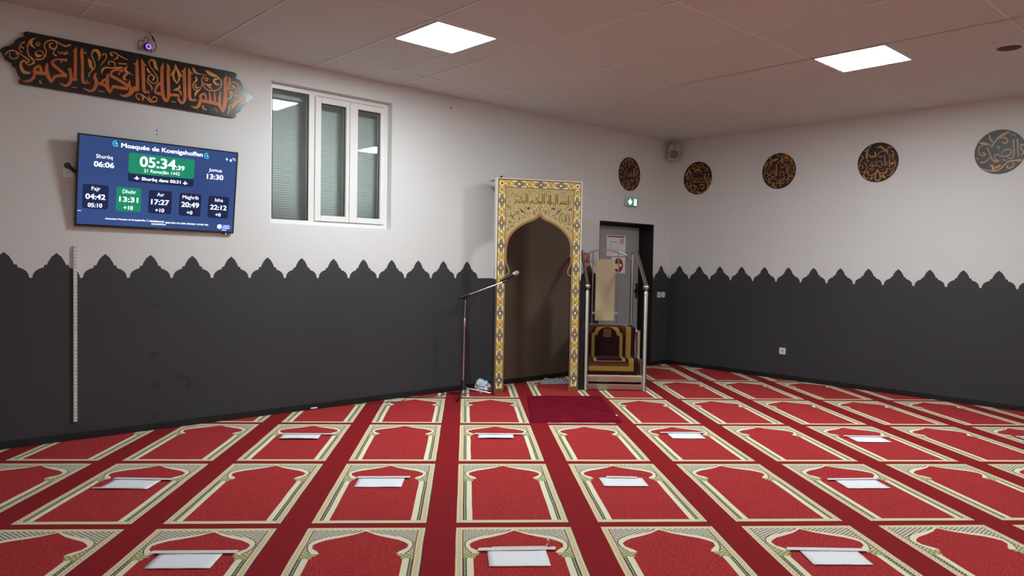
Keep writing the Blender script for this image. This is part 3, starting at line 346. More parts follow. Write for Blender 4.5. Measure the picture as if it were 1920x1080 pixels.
SP_H=[[8060,22064,8194,22076,8132,21051,8279,21048,8066,20975,8069,20849,7902,21106,7875,20969,7205,21111,7239,20977,7036,20870,7136,20812],[7919,21440,8052,21434,7892,21076,8025,21070],[7674,21398,7807,21391,7646,21067,7779,21060],[7471,21350,7590,21355,7471,21054,7604,21059],[7358,21049,7225,21044,7345,21248,7229,21306,7428,21220,7426,21345],[6818,22113,6951,22118,6833,21085,6979,21108,7033,21015,7060,21124],[6609,22105,6742,22108,6591,20995,6737,20982,6546,20945,6507,20825,6382,21137,6315,21013,6077,21159,6063,21034],[5985,22011,6117,22017,6000,20971,6145,20960,5999,20939,5869,20915,5943,22011,5812,22002],[5895,21152,5898,21027,5708,21116,5600,21043,5776,21222,5732,21339,5814,21118,5907,21189],[5221,22108,5352,22116,5257,21086,5399,21113,5469,21018,5493,21128],[5014,22100,5145,22106,5029,21065,5173,21050,4879,21057,4979,20979,4808,20800,4921,20774],[4826,21234,4955,21257,4865,21007,4994,21030],[4760,21595,4734,21472,4416,21644,4456,21527,4351,21385,4458,21458,4746,21063,4832,21158],[4858,21117,4861,20979,4292,21085,4327,20967,4219,20921,4200,20798,4137,21104,4069,20997,3836,21134,3822,21010],[3959,21058,3835,21092,3995,21220,3929,21325,4111,21156,4157,21273],[3692,21262,3822,21267,3694,21024,3830,20984,3549,20836,3640,20769],[3336,21995,3466,22000,3349,21041,3489,21070,3580,20975,3601,21085],[3131,22018,3260,22024,3145,21025,3286,21005,2971,21021,3052,20927,2861,20798,2965,20753],[2942,21261,3070,21272,2961,20969,3090,20980],[2880,21580,2851,21460,2571,21631,2614,21516,2507,21376,2616,21444,2862,21054,2952,21145],[2941,21104,2944,20968,2514,21078,2556,20962,2446,20915,2427,20793,2365,21097,2298,20991,2025,21124,2094,21007,1783,20797,1875,20733],[2157,21061,2030,21073,2164,21248,2082,21341,2227,21158,2294,21249],[2337,21268,2452,21279,2349,21009,2477,21021]]
SP_D=[(0.2072,2.0419),(0.1169,1.9997),(0.1184,1.9222),(0.1065,1.8345),(0.2206,1.8705),(0.3848,2.0095),(0.3961,1.9578),(0.4489,2.0642),(0.5245,2.0736),(0.4429,2.1912),(0.6131,1.9786),(0.5614,1.9603),(0.7552,2.0364),(0.8438,2.0066),(0.755,1.8779),(0.858,1.8415),(0.8528,1.9208),(0.2899,1.9736),(0.1382,2.1232),(0.4254,2.0371),(0.5494,2.0418)]
CAMC={'a':[(0.0143,0.1232),(0.0307,0.1001),(0.0487,0.0725),(0.0607,0.0529),(0.0698,0.0263),(0.0683,-0.0025),(0.0549,-0.0244),(0.0399,-0.0322),(0.028,-0.0204)],'b':[(-0.0254,0.0375),(-0.0489,0.0418),(-0.0606,0.0268),(-0.0634,-0.0019),(-0.0576,-0.0288),(-0.0429,-0.0289)],'c':[(-0.0225,0.0319),(-0.0196,0.0607),(-0.0019,0.0772),(0.0144,0.0713),(0.013,0.0521),(-0.0018,0.0363)],'d':[(0.025,-0.0116),(0.0339,-0.0255),(0.0369,-0.0439),(0.0385,-0.072)]}
TXT=[('Mosquée de Koenigshoffen', -0.3097, 0.2807, 0.3099, 0.0328, 1), ('05:34', -0.1696, 0.1488, 0.0984, 0.078, 1), (':39', 0.1041, 0.1497, 0.1694, 0.0351, 1), ('21 Ramaḍân 1442', -0.1393, 0.1058, 0.1353, 0.0253, 0), ('Shurûq dans 00:31', -0.1523, 0.0402, 0.1447, 0.0241, 1), ('Shurûq', -0.4824, 0.1803, -0.3681, 0.0275, 0), ('06:06', -0.4946, 0.1136, -0.3565, 0.0389, 1), ('Jumua', 0.3681, 0.1668, 0.4778, 0.0276, 0), ('13:30', 0.3561, 0.1025, 0.4909, 0.0401, 1), ('6', 0.5388, 0.2675, 0.5584, 0.0208, 1), ('°C', 0.5607, 0.2795, 0.5893, 0.0163, 1), ('Fajr', -0.5053, -0.0699, -0.4442, 0.0277, 0), ('04:42', -0.5438, -0.1379, -0.409, 0.0391, 1), ('05:10', -0.5267, -0.1994, -0.4287, 0.0303, 1), ('Dhuhr', -0.2875, -0.0743, -0.1899, 0.0293, 0), ('13:31', -0.3082, -0.1411, -0.1733, 0.0385, 1), ('+10', -0.2752, -0.2021, -0.2089, 0.0295, 1), ('Asr', -0.0322, -0.0764, 0.0237, 0.0276, 0), ('17:27', -0.0728, -0.145, 0.0617, 0.0396, 1), ('+10', -0.0403, -0.2058, 0.027, 0.0294, 1), ('Maghrib', 0.1675, -0.08, 0.2963, 0.0282, 0), ('20:49', 0.1613, -0.1485, 0.3013, 0.0397, 1), ('+0', 0.2068, -0.2081, 0.251, 0.0285, 1), ('Isha', 0.4337, -0.0842, 0.5014, 0.029, 0), ('22:12', 0.3979, -0.1535, 0.5344, 0.039, 1), ('+0', 0.4438, -0.2102, 0.4874, 0.0274, 1), ('Association Mosquée de Koenigshoffen', -0.4035, -0.2871, -0.1091, 0.0121, 1), ('0609866465', -0.0805, -0.2893, 0.0317, 0.0126, 1), ('IBAN FR76 1513 5090 1708 0602 1143 063 / BIC', 0.044, -0.2946, 0.3888, 0.0127, 1), ('CEPAFRPP513', -0.0646, -0.3117, 0.0467, 0.0126, 1), ('MAWAQIT', 0.512, -0.3112, 0.5711, 0.0092, 1), ('SAMSUNG', -0.0321, -0.3471, 0.0172, 0.007, 0)]
TILES=[('green',-0.2524,0.0866,0.2504,0.2484),('dark',-0.2526,0.0208,0.2492,0.1181),('dark',-0.5654,-0.2125,-0.386,-0.0251),('green',-0.3308,-0.2156,-0.1499,-0.0269),('dark',-0.0942,-0.2188,0.0836,-0.0309),('dark',0.1424,-0.2229,0.3191,-0.0336),('dark',0.3777,-0.2255,0.5524,-0.0382),('violet',0.4863,-0.3174,0.5838,-0.2768),('violet',0.501,-0.3314,0.5506,-0.3187)]
ICON={'logo1':(-0.3489,0.304),'logo2':(0.3466,0.2919),'thumb1':(-0.1888,0.0545),'thumb2':(0.1818,0.0495),'moon':(0.5155,0.2832),'badge':(0.4838,-0.297),'phone':(-0.0944,-0.2812),'led':(0.5449,-0.362)}


# ------------------------------------------------------------------ the room
S_END, T_END, TH = 11.8, 10.4, 0.3
b = MB(); P4 = [room(-TH, -TH), room(S_END + TH, -TH), room(S_END + TH, T_END + TH), room(-TH, T_END + TH)]
b.slab([(p.x, p.y) for p in P4], -0.08, 0.0); fl = struct(b.build('floor', CARPET)); fl['label'] = 'red carpet woven with rows of cream bordered prayer arches'
b = MB(); b.slab([(p.x, p.y) for p in P4], CEIL, CEIL + 0.06); struct(b.build('ceiling', TILE))
# T-bars of the suspended ceiling
b = MB()
def bar(s0, t0, s1, t1, w=0.024, drop=0.006):
    a, c = room(s0, t0), room(s1, t1); d = (c - a).normalized(); n = Vector((-d.y, d.x, 0)) * w / 2
    b.slab([((a + n).x, (a + n).y), ((a - n).x, (a - n).y), ((c - n).x, (c - n).y), ((c + n).x, (c + n).y)], CEIL - drop, CEIL + 0.002)
for k in range(12): bar(0.86 + 0.967 * k, 0.0, 0.86 + 0.967 * k, T_END, 0.018)
for k in range(7): bar(0.0, 0.475 + 1.47 * k, S_END, 0.475 + 1.47 * k, 0.018, 0.0048)
bar(5.06, 0.475, 5.06, 1.945, 0.014); bar(2.19, 1.945, 2.19, 6.35, 0.012); bar(2.79, 1.945, 2.79, 6.35, 0.012)
struct(b.build('trim_1', GRIDW))
# left wall with the window and the door opening (wall frame: x to the right, y into the wall)
W0, W1, WZ0, WZ1 = 4.803, 6.092, 1.758, 3.047
D0, D1, DZ = 0.378, 1.548, 2.024
b = MB(); HT = CEIL + 0.05
b.box(-D0, TH, 0, TH, 0, HT); b.box(-D1, -D0, 0, TH, DZ, HT); b.box(-W0, -D1, 0, TH, 0, HT)
b.box(-W1, -W0, 0, TH, 0, WZ0); b.box(-W1, -W0, 0, TH, WZ1, HT); b.box(-S_END - TH, -W1, 0, TH, 0, HT)
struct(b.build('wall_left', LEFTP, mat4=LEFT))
b = MB().box(0, T_END + TH, 0, TH, 0, HT); struct(b.build('wall_right', RIGHTP, mat4=RIGHT))
b = MB().box(-S_END - TH, TH, 0, TH, 0, HT); struct(b.build('wall_back', WHITE, mat4=frame(CORNER + DR * (T_END + TH), -DL)))
b = MB().box(0, T_END, 0, TH, 0, HT); struct(b.build('wall_side', WHITE, mat4=frame(CORNER + DL * (S_END + TH), DR)))
b = MB(); b.box(-S_END, -D1, -0.013, 0, 0, 0.058); b.box(-D0, 0, -0.013, 0, 0, 0.058); struct(b.build('baseboard_left', BLACKM, mat4=LEFT, bevel=0.003))
b = MB().box(0, T_END, -0.013, 0, 0, 0.058); struct(b.build('baseboard_right', BLACKM, mat4=RIGHT, bevel=0.003))

# window: fixed pane and two casements in front of a closed roller shutter
win = bpy.data.objects.new('window_1', None); COL.objects.link(win); win.matrix_world = LEFT; win['kind'] = 'structure'
YF = 0.08
def rect_frame(mb, x0, x1, z0, z1, w, y0, y1, wz=None):
    wz = wz or w
    mb.box(x0, x0 + w, y0, y1, z0, z1); mb.box(x1 - w, x1, y0, y1, z0, z1); mb.box(x0 + w, x1 - w, y0, y1, z0, z0 + wz); mb.box(x0 + w, x1 - w, y0, y1, z1 - wz, z1)
b = MB(); rect_frame(b, -W1, -W0, WZ0, WZ1, 0.045, YF, YF + 0.06); b.box(-5.681, -5.605, YF, YF + 0.06, WZ0 + 0.04, WZ1 - 0.04)
for x in (-5.99, -5.45, -5.0): b.box(x - 0.012, x + 0.012, YF - 0.003, YF, WZ0 + 0.018, WZ0 + 0.024)
b.build('outer_frame', PVC, win, bevel=0.004)
SASH = [(-5.622, -5.252), (-5.248, -4.845)]
for (a, c), (pa, pc) in zip(SASH, [(-5.56, -5.29), (-5.16, -4.893)]):
    b = MB(); z0, z1 = 1.806, 2.996
    b.box(a, pa, YF - 0.016, YF + 0.05, z0, z1); b.box(pc, c, YF - 0.016, YF + 0.05, z0, z1)
    b.box(pa, pc, YF - 0.016, YF + 0.05, z0, 1.862); b.box(pa, pc, YF - 0.016, YF + 0.05, 2.939, z1)
    b.build('sash', PVC, win, bevel=0.004)
def glassmat():
    m = bpy.data.materials.new('window_glass'); m.use_nodes = True; nt = m.node_tree; nt.nodes.clear()
    o = nt.nodes.new('ShaderNodeOutputMaterial'); mx = nt.nodes.new('ShaderNodeMixShader'); t = nt.nodes.new('ShaderNodeBsdfTransparent'); g = nt.nodes.new('ShaderNodeBsdfGlossy'); f = nt.nodes.new('ShaderNodeFresnel')
    f.inputs[0].default_value = 1.6; g.inputs['Roughness'].default_value = 0.012; t.inputs[0].default_value = (0.955, 0.97, 0.965, 1)
    nt.links.new(f.outputs[0], mx.inputs[0]); nt.links.new(t.outputs[0], mx.inputs[1]); nt.links.new(g.outputs[0], mx.inputs[2]); nt.links.new(mx.outputs[0], o.inputs[0]); return m
GLASS = glassmat()
GASK = mat('black_gasket', (20, 20, 22), 0.5)
for x0, x1, z0, z1 in ((-6.04, -5.681, 1.803, 3.0), (-5.56, -5.29, 1.862, 2.939), (-5.16, -4.893, 1.862, 2.939)):
    MB().box(x0, x1, YF + 0.022, YF + 0.026, z0, z1).build('pane', GLASS, win)
    b = MB(); rect_frame(b, x0, x1, z0, z1, 0.006, YF + 0.012, YF + 0.021); b.build('gasket', GASK, win)
b = MB(); zz = WZ0
while zz < WZ1 - 0.1:
    b.add([(-W1, 0.25, zz), (-W0, 0.25, zz), (-W0, 0.2475, zz + 0.009), (-W1, 0.2475, zz + 0.009), (-W0, 0.249, zz + 0.019), (-W1, 0.249, zz + 0.019), (-W0, 0.252, zz + 0.021), (-W1, 0.252, zz + 0.021), (-W1, 0.25, zz + 0.022), (-W0, 0.25, zz + 0.022)],
          [(0, 1, 2, 3), (3, 2, 4, 5), (5, 4, 6, 7), (7, 6, 9, 8)]); zz += 0.022
b.box(-W1, -W0, 0.2, 0.26, WZ1 - 0.1, WZ1); b.build('roller_shutter', mat('grey_shutter', (204, 210, 206), 0.5), win)

# door: black lined recess, grey leaf with lever handle
door = bpy.data.objects.new('door_1', None); COL.objects.link(door); door.matrix_world = LEFT; door['kind'] = 'structure'
DGREY = mat('grey_door_paint', (166, 166, 169), 0.45, vary=0.03)
b = MB(); b.box(-D1, -D1 + 0.006, -0.003, 0.26, 0, DZ); b.box(-D0 - 0.006, -D0, -0.003, 0.26, 0, DZ); b.box(-D1, -D0, -0.003, 0.26, DZ - 0.006, DZ)
b.box(-D1 + 0.006, -D0 - 0.006, 0.215, 0.26, DZ - 0.045, DZ - 0.006); b.box(-D0 - 0.02, -D0 - 0.006, 0.215, 0.26, 0, DZ - 0.04)
b.box(-D1 + 0.006, -D1 + 0.02, 0.215, 0.26, 0, DZ - 0.04); b.build('frame', BLACKM, door)
MB().box(-D1 + 0.02, -D0 - 0.02, 0.245, 0.285, 0.004, DZ - 0.045).build('leaf', DGREY, door)
b = MB(); b.box(-0.452, -0.414, 0.236, 0.245, 0.96, 1.18); b.tube([(-0.433, 0.24, 1.075), (-0.433, 0.19, 1.075)], 0.01); b.tube([(-0.425, 0.19, 1.075), (-0.55, 0.188, 1.072)], 0.011); b.build('lever_handle', BLACK, door, smooth=True, bevel=0.002)

# ------------------------------------------------------------------ ceiling lights and vent
DIFF = glow('light_diffuser', PANEL_COLOR, PANEL_POWER)
LAB = ['bright square light panel in the ceiling in front of the window', 'bright square light panel in the ceiling toward the right wall',
       'square light panel in the middle of the rear ceiling', 'square light panel in the ceiling in the rear corner away from the door']
for (s, t), lb in zip(LIGHT_ST, LAB):
    m4 = frame(room(s, t, CEIL), -DL)
    T = thing('ceiling_light', lb, 'light', m4, 'square light panels in the ceiling')
    b = MB(); h = 0.298
    b.box(-h, h, -h, -h + 0.012, -0.011, -0.0005); b.box(-h, h, h - 0.012, h, -0.011, -0.0005); b.box(-h, -h + 0.012, -h + 0.012, h - 0.012, -0.011, -0.0005); b.box(h - 0.012, h, -h + 0.012, h - 0.012, -0.011, -0.0005)
    b.build('frame', WHITE, T)
    MB().box(-h + 0.012, h - 0.012, -h + 0.012, h - 0.012, -0.009, -0.001).build('diffuser', DIFF, T)
T = thing('ceiling_vent', 'round dark grille set flush in the ceiling at the right edge', 'vent', Matrix.Translation((4.335, 5.71, CEIL)))
MB().lathe([(0.088, -0.001), (0.088, -0.012), (0.098, -0.016), (0.108, -0.012), (0.11, -0.001)], n=32).build('rim', GRIDW, T, smooth=True)
b = MB(); b.lathe([(0.087, -0.012), (0.087, -0.002)], n=32)
for r in (0.02, 0.04, 0.06, 0.078): b.tube([(r * math.cos(i * math.pi / 12), r * math.sin(i * math.pi / 12), -0.0125) for i in range(24)], 0.003, 6, closed=True)
b.build('grille', mat('dull_brown_mesh', (96, 82, 72), 0.7), T)

# ------------------------------------------------------------------ long calligraphy panel, left wall
GOLDL = mat('burnt_orange_paint', (206, 112, 42), 0.4, vary=0.35, scale=14)
GOLDO = mat('amber_paint', (224, 150, 58), 0.4, vary=0.3, scale=14)
PANELB = mat('black_lacquer', (22, 19, 19), 0.25, vary=0.3, scale=9, spec=0.6)
T = thing('calligraphy_banner', 'long black panel with pointed ends and orange Arabic lettering above the television', 'wall panel', on_left(7.2, 2.86))
MB().prism(BAN_OUT, -0.022, -0.004).build('board', PANELB, T, bevel=0.002)
# the four words of the phrase
for word in (BAN_L[:14], BAN_L[14:29], BAN_L[29:38] + BAN_L[-1:], BAN_L[38:-1]):
    b = MB()
    for r in word: b.stroke(r, -0.0226, 0)
    b.build('lettering', GOLDL, T)
b = MB()
for r in BAN_O: b.stroke(r, -0.0226, 0, cap=True)
b.build('scrollwork', GOLDO, T)

# five painted roundels
DISCB = mat('satin_black_paint', (26, 22, 22), 0.42, vary=0.3, scale=9)
COPPER = mat('copper_paint', (168, 104, 56), 0.4, vary=0.25, scale=30)
AMBER = mat('ochre_paint', (186, 122, 48), 0.4, vary=0.3, scale=30)
RLAB = ['black roundel with gold Arabic lettering on the left wall above the exit sign', 'black roundel with gold lettering next to the corner loudspeaker on the right wall',
        'black roundel with gold scrolls, second from the loudspeaker on the right wall', 'black roundel with a leaf drop under its lettering, third from the loudspeaker corner', 'greyish shiny roundel with large flowing gold lettering cut by the picture edge']
for i, (L, O) in enumerate(DISC):
    m4 = on_left(0.958, 2.69) if i == 0 else on_right((0.467, 1.69, 2.92, 4.145)[i - 1], 2.69)
    b = MB(); b.lathe([(0.228, 0.0), (0.229, 0.002), (0.229, 0.0115), (0.2275, 0.0125)], (0, -0.001, 0), (0, -1, 0), 56)
    for r in L: b.stroke(r, -0.0142, 1, cap=True)
    for r in O: b.stroke(r, -0.0142, 2, cap=True)
    tag(b.build('calligraphy_roundel', [DISCB, COPPER, AMBER], mat4=m4), RLAB[i], 'wall plaque', 'round calligraphy plaques on the walls')

# ------------------------------------------------------------------ television
TILT = math.radians(7)
m4 = on_left(7.05, 2.0, 0.075) @ Matrix.Rotation(0.007, 4, 'Y') @ Matrix.Rotation(TILT, 4, 'X')
T = thing('television', 'flat black television showing white prayer times on a blue screen', 'television', m4)
b = MB(); b.box(-0.609, 0.609, 0.0, 0.028, -0.352, 0.352); b.box(-0.4, 0.4, 0.026, 0.044, -0.18, 0.24)
b.build('casing', BLACK, T, bevel=0.004)
b = MB(); rect_frame(b, -0.609, 0.609, -0.352, 0.352, 0.011, -0.004, 0.002, 0.011); b.box(-0.598, 0.598, -0.004, 0.002, -0.341, -0.333); b.build('bezel', BLACK, T, bevel=0.0015)
m, nt, bs = base('blue_display'); X.nt = nt; P, x, y, z = coords(nt)
bs.inputs['Base Color'].default_value = (0.01, 0.01, 0.012, 1); bs.inputs['Roughness'].default_value = 0.25
nt.links.new(pick(nz(P, 1.6, 1), lin((36, 56, 104)), lin((58, 88, 148))), bs.inputs['Emission Color']); bs.inputs['Emission Strength'].default_value = 1.0; bs.inputs['Specular IOR Level'].default_value = 0.2
SCR = MB().box(-0.598, 0.598, -0.001, 0.001, -0.333, 0.341).build('screen', m, T)
GREEN = glow('display_green', (28, 140, 104), 1.0); NAVY = glow('display_navy', (28, 38, 78), 1.0); VIO = glow('display_violet', (92, 108, 226), 1.0); CYAN = glow('display_cyan', (70, 208, 236), 1.2)
def rrect(x0, z0, x1, z1, r, n=5):
    P = []
    for cx, cz, a0 in ((x1 - r, z1 - r, 0), (x0 + r, z1 - r, 90), (x0 + r, z0 + r, 180), (x1 - r, z0 + r, 270)):
        P += [(cx + r * math.cos(math.radians(a0 + 90 * k / n)), cz + r * math.sin(math.radians(a0 + 90 * k / n))) for k in range(n + 1)]
    return P
for kind, x0, z0, x1, z1 in sorted(TILES, key=lambda q: q[0] == 'green' and q[3] > 0):
    MB().poly(rrect(x0, z0, x1, z1, min(0.018, (z1 - z0) * 0.45)), -0.0016 - (0.0006 if kind == 'green' and x1 > 0 else 0)).build('display_tile', {'green': GREEN, 'dark': NAVY, 'violet': VIO}[kind], SCR)
def text_mesh(txt, bold):
    cu = bpy.data.curves.new('t', 'FONT'); cu.body = txt; cu.size = 1.0; cu.resolution_u = 3
    o = bpy.data.objects.new('t', cu); COL.objects.link(o); dg = bpy.context.evaluated_depsgraph_get(); dg.update()
    me = bpy.data.meshes.new_from_object(o.evaluated_get(dg)); V = [tuple(v.co) for v in me.vertices]; F = [tuple(p.vertices) for p in me.polygons]
    bpy.data.objects.remove(o); bpy.data.curves.remove(cu); bpy.data.meshes.remove(me); return V, F
CAPH = max(v[1] for v in text_mesh('H', 0)[0])
def write(mb, txt, x0, zb, x1, cap, bold, y, mi=0):
    V, F = text_mesh(txt, bold)
    if not V: return
    a, c = min(v[0] for v in V), max(v[0] for v in V); k = (x1 - x0) / (c - a); kz = cap / CAPH
    e = 0.026 if bold else 0.006                 # heavier strokes for bold type
    for j, dx in enumerate((-e, -e / 2, 0, e / 2, e)):
        for i, dz in enumerate((-e * 0.5, e * 0.5)):
            mb.add([(x0 + (v[0] - a + dx) * k, y - 0.00003 * (2 * j + i), zb + v[1] * kz + dz * kz) for v in V], F, mi)
b = MB(); bz = MB()
for t, x0, zb, x1, cap, bold in TXT:
    if t == 'SAMSUNG': write(bz, t, x0, zb, x1, cap, 0, -0.0046)
    else:
        q = MB(); write(q, t, x0, zb, x1, cap, bold, -0.0034); q.build('screen_text', TEXTW, SCR)
b = None
for nm in ('thumb1', 'thumb2'):
    b = MB(); x, z = ICON[nm]; b.disc(x, z - 0.004, 0.013, -0.0034, 0, 14, 0.010); b.poly([(x - 0.004, z), (x + 0.004, z), (x + 0.002, z + 0.016), (x - 0.003, z + 0.016)], -0.0035)
    for d in (-0.016, 0.016): b.poly([(x + d * 0.7, z - 0.006), (x + d * 1.5, z - 0.004), (x + d * 0.7, z - 0.001)], -0.0034)
    b.build('screen_icon', TEXTW, SCR)
b = MB(); x, z = ICON['moon']; b.line([(x + 0.007 * math.cos(a) - 0.001, z + 0.008 * math.sin(a)) for a in [math.radians(q) for q in range(60, 341, 28)]], 0.004, -0.0034); b.line([(x, z + 0.008), (x + 0.002, z), (x + 0.008, z - 0.003)], 0.003, -0.0035); b.build('screen_icon', TEXTW, SCR)
b = MB(); x, z = ICON['badge']; b.disc(x, z, 0.0195, -0.0034, 0, 22); b.build('screen_icon', TEXTW, SCR)
b = MB(); x, z = ICON['phone']; b.line([(x - 0.005, z - 0.008), (x + 0.005, z - 0.008), (x + 0.005, z + 0.008), (x - 0.005, z + 0.008)], 0.002, -0.0034, 0, 1, True); b.build('screen_icon', TEXTW, SCR)
for L, w_ in (([(-0.596, -0.232), (-0.57, -0.2325)], 0.0035), ([(0.517, -0.291), (0.53, -0.289), (0.54, -0.2915), (0.552, -0.288), (0.568, -0.2905)], 0.005), ([(0.507, -0.325), (0.543, -0.3255)], 0.005)):
    MB().line(L, w_, -0.0034, 0, 2).build('screen_text', TEXTW, SCR)
bz.build('maker_lettering', mat('grey_lettering', (150, 150, 155), 0.4), T)
b = MB(); x, z = ICON['badge']; b.poly([(x + 0.001, z - 0.01), (x + 0.004, z - 0.01), (x + 0.005, z - 0.003), (x + 0.014, z + 0.0), (x + 0.013, z + 0.004), (x + 0.002, z + 0.0)], -0.0042); b.build('badge_pointer', NAVY, SCR)
for nm in ('logo1', 'logo2'):
    b = MB(); x, z = ICON[nm]; R = 0.0205
    b.line([(x + R * math.cos(math.radians(q)), z + R * math.sin(math.radians(q))) for q in range(75, 326, 25)], 0.0065, -0.0034)
    b.line([(x - 0.006, z - 0.002), (x, z + 0.008), (x + 0.008, z + 0.005), (x + 0.009, z - 0.004), (x + 0.001, z - 0.008)], 0.006, -0.0034); b.disc(x + 0.001, z, 0.007, -0.0034, 0, 10); b.build('screen_logo', CYAN, SCR)
x, z = ICON['led']; b = MB().box(x - 0.028, x + 0.024, 0.002, 0.02, -0.362, -0.352); b.build('sensor_housing', BLACK, T, bevel=0.003)
MB().box(x - 0.004, x + 0.004, -0.0005, 0.0022, -0.3605, -0.3535).build('indicator_light', glow('violet_led', (150, 130, 255), 6), T)
b = MB(); b.box(-0.3, 0.3, 0.043, 0.052, -0.12, -0.09); b.box(-0.3, 0.3, 0.043, 0.056, 0.02, 0.05)
for x in (-0.2, 0.2): b.box(x - 0.02, x + 0.02, 0.04, 0.05, -0.13, 0.12)
b.build('wall_bracket', BLACKM, T)

# double socket with the television's plug and cord
T = thing('wall_socket', 'white double socket with a black plug in its upper half left of the television', 'socket', on_left(7.7, 2.083))
MB().prism(rrect(-0.038, -0.064, 0.038, 0.064, 0.006), -0.013, -0.001).build('plate', PVC, T, bevel=0.002)
b = MB().lathe([(0.022, 0.0132), (0.021, 0.014), (0.018, 0.0135)], (0, 0, -0.028), (0, -1, 0), 20); b.build('outlet', PVC, T, smooth=True)
b = MB()
for x, z in ((-0.004, -0.02), (0.006, -0.022), (-0.008, -0.034)): b.disc(x, z, 0.0032, -0.0146, 0, 10)
b.build('pin_holes', BLACKM, T)
T = thing('power_plug', 'round black plug and cord running behind the television', 'plug', on_left(7.708, 2.111, 0.016))
MB().lathe([(0.02, 0.0), (0.022, 0.006), (0.022, 0.024), (0.019, 0.03)], (0, 0, 0), (0, -1, 0), 22).build('plug_body', BLACK, T, smooth=True)
MB().tube([(0.004, -0.018, -0.004), (0.024, -0.02, -0.02), (0.045, -0.018, -0.04), (0.06, -0.014, -0.05)], [0.014, 0.013, 0.01, 0.006], 10).build('strain_relief', BLACK, T, smooth=True)
MB().tube(crom([(0.055, -0.014, -0.047), (0.08, -0.012, -0.052), (0.11, -0.008, -0.054), (0.2, -0.006, -0.05), (0.35, -0.006, -0.03)]), 0.0035, 8).build('cord', BLACK, T, smooth=True)

# small camera with violet lamps above the panel
T = thing('security_camera', 'small round camera with glowing violet ring above the lettered panel', 'camera', on_left(7.15, 3.12))
MB().lathe([(0.012, 0.001), (0.012, 0.02), (0.026, 0.022), (0.03, 0.034), (0.03, 0.055), (0.026, 0.062)], (-0.004, 0, 0), (0.12, -1, -0.1), 20).build('body', BLACK, T, smooth=True)
ax = Vector((0.12, -1, -0.1)).normalized(); o0 = Vector((-0.004, 0, 0)) + ax * 0.063; e1 = ax.orthogonal().normalized(); e2 = ax.cross(e1)
MB().tube([o0 + (e1 * math.cos(i * math.pi / 10) + e2 * math.sin(i * math.pi / 10)) * 0.0165 for i in range(20)], 0.0068, 8, closed=True).build('lamp_ring', glow('violet_lamp', (150, 100, 235), 1.6), T, smooth=True)
MB().lathe([(0.009, -0.001), (0.009, 0.002), (0.005, 0.004)], o0, ax, 14).build('lens', BLACKM, T, smooth=True)
T2 = T; CAMC['d'] = CAMC['d'][:3]
for k_, off in (('a', -0.03), ('b', -0.02), ('c', -0.025), ('d', -0.02)):
    MB().tube(crom([(x, off, z) for x, z in CAMC[k_]], 5), 0.0024, 7).build('cable', BLACK, T2, smooth=True)
x, z = CAMC['a'][2]; MB().tube([(x - 0.012, -0.03, z + 0.022), (x - 0.006, -0.03, z + 0.01), (x + 0.006, -0.03, z - 0.014), (x + 0.01, -0.03, z - 0.02)], [0.003, 0.0065, 0.0065, 0.003], 10).build('connector', BLACK, T2, smooth=True)

# slotted upright
b = MB(); b.box(-0.0125, 0.0125, -0.018, -0.0165, 0, 1.358); b.box(-0.0125, -0.011, -0.0165, -0.001, 0, 1.358); b.box(0.011, 0.0125, -0.0165, -0.001, 0, 1.358)
k = 0; zz = 0.012
while zz < 1.34:
    for x in (-0.006, 0.006): b.poly([(x - 0.0017, zz), (x + 0.0017, zz), (x + 0.0017, zz + 0.016), (x - 0.0017, zz + 0.016)], -0.01815, 1)
    if k % 6 == 3: b.disc(0, zz - 0.006, 0.0035, -0.0182, 1, 10)
    zz += 0.0265; k += 1
tag(b.build('shelf_upright', [PVC, BLACKM], mat4=on_left(7.655, 0.145)), 'tall white slotted shelf rail screwed to the dark wall under the television', 'rail')

# screws and plug holes left in the wall
for s, z, lb in ((6.162, 3.127, 'tiny bright screw in the wall just left of the window top'), (4.055, 3.117, 'tiny dark screw in the white wall right of the window')):
    b = MB(); b.lathe([(0.004, 0.0), (0.004, 0.012), (0.008, 0.014), (0.007, 0.018)], (0, 0, 0), (0, -1, 0), 12); b.box(-0.005, 0.005, -0.0186, -0.0178, -0.001, 0.001)
    tag(b.build('wall_screw', CHROME if s > 5 else BLACK, mat4=on_left(s, z, 0.0005), smooth=True), lb, 'screw')
for s, z, lb in ((7.065, 2.463, 'upper of two dark plug holes in the wall above the television'), (7.065, 2.432, 'lower of two dark plug holes in the wall above the television')):
    b = MB(); b.lathe([(0.0042, 0.0), (0.0052, 0.001), (0.0048, 0.0018)], (0, 0, 0), (0, -1, 0), 12)
    tag(b.build('wall_plug', BLACKM, mat4=on_left(s, z, 0.0004)), lb, 'wall plug')

# ------------------------------------------------------------------ prayer niche panel
m4 = frame((0.334, 8.012, 0), (0.97695, 0.21345, 0))
T = thing('mihrab_panel', 'tall free-standing gilded arch panel with ornate medallion border framing the dark niche', 'prayer niche', m4)
TAN = mat('khaki_gold_ground', (186, 166, 112), 0.4, vary=0.12, scale=12); GOLDY = mat('yellow_gilding', (224, 186, 58), 0.4, vary=0.2, scale=40); CREAM = mat('cream_enamel', (240, 234, 194), 0.4, vary=0.08)
INK = mat('ink_black', (18, 17, 18), 0.5); SILVER = mat('silver_grey_paint', (150, 150, 156), 0.4); BRONZE = mat('bronze_brown', (134, 82, 24), 0.4, vary=0.2, scale=40)
PEARL = mat('pearl_white', (232, 226, 214), 0.4); RED = mat('crimson_paint', (140, 24, 26), 0.45); LEAF = mat('leaf_green_paint', (96, 116, 62), 0.45); GILT = mat('antique_gold', (196, 150, 60), 0.4)
MM = [TAN, GOLDY, CREAM, INK, SILVER, BRONZE, PEARL, RED, LEAF, GILT]
cxm = 0.4845
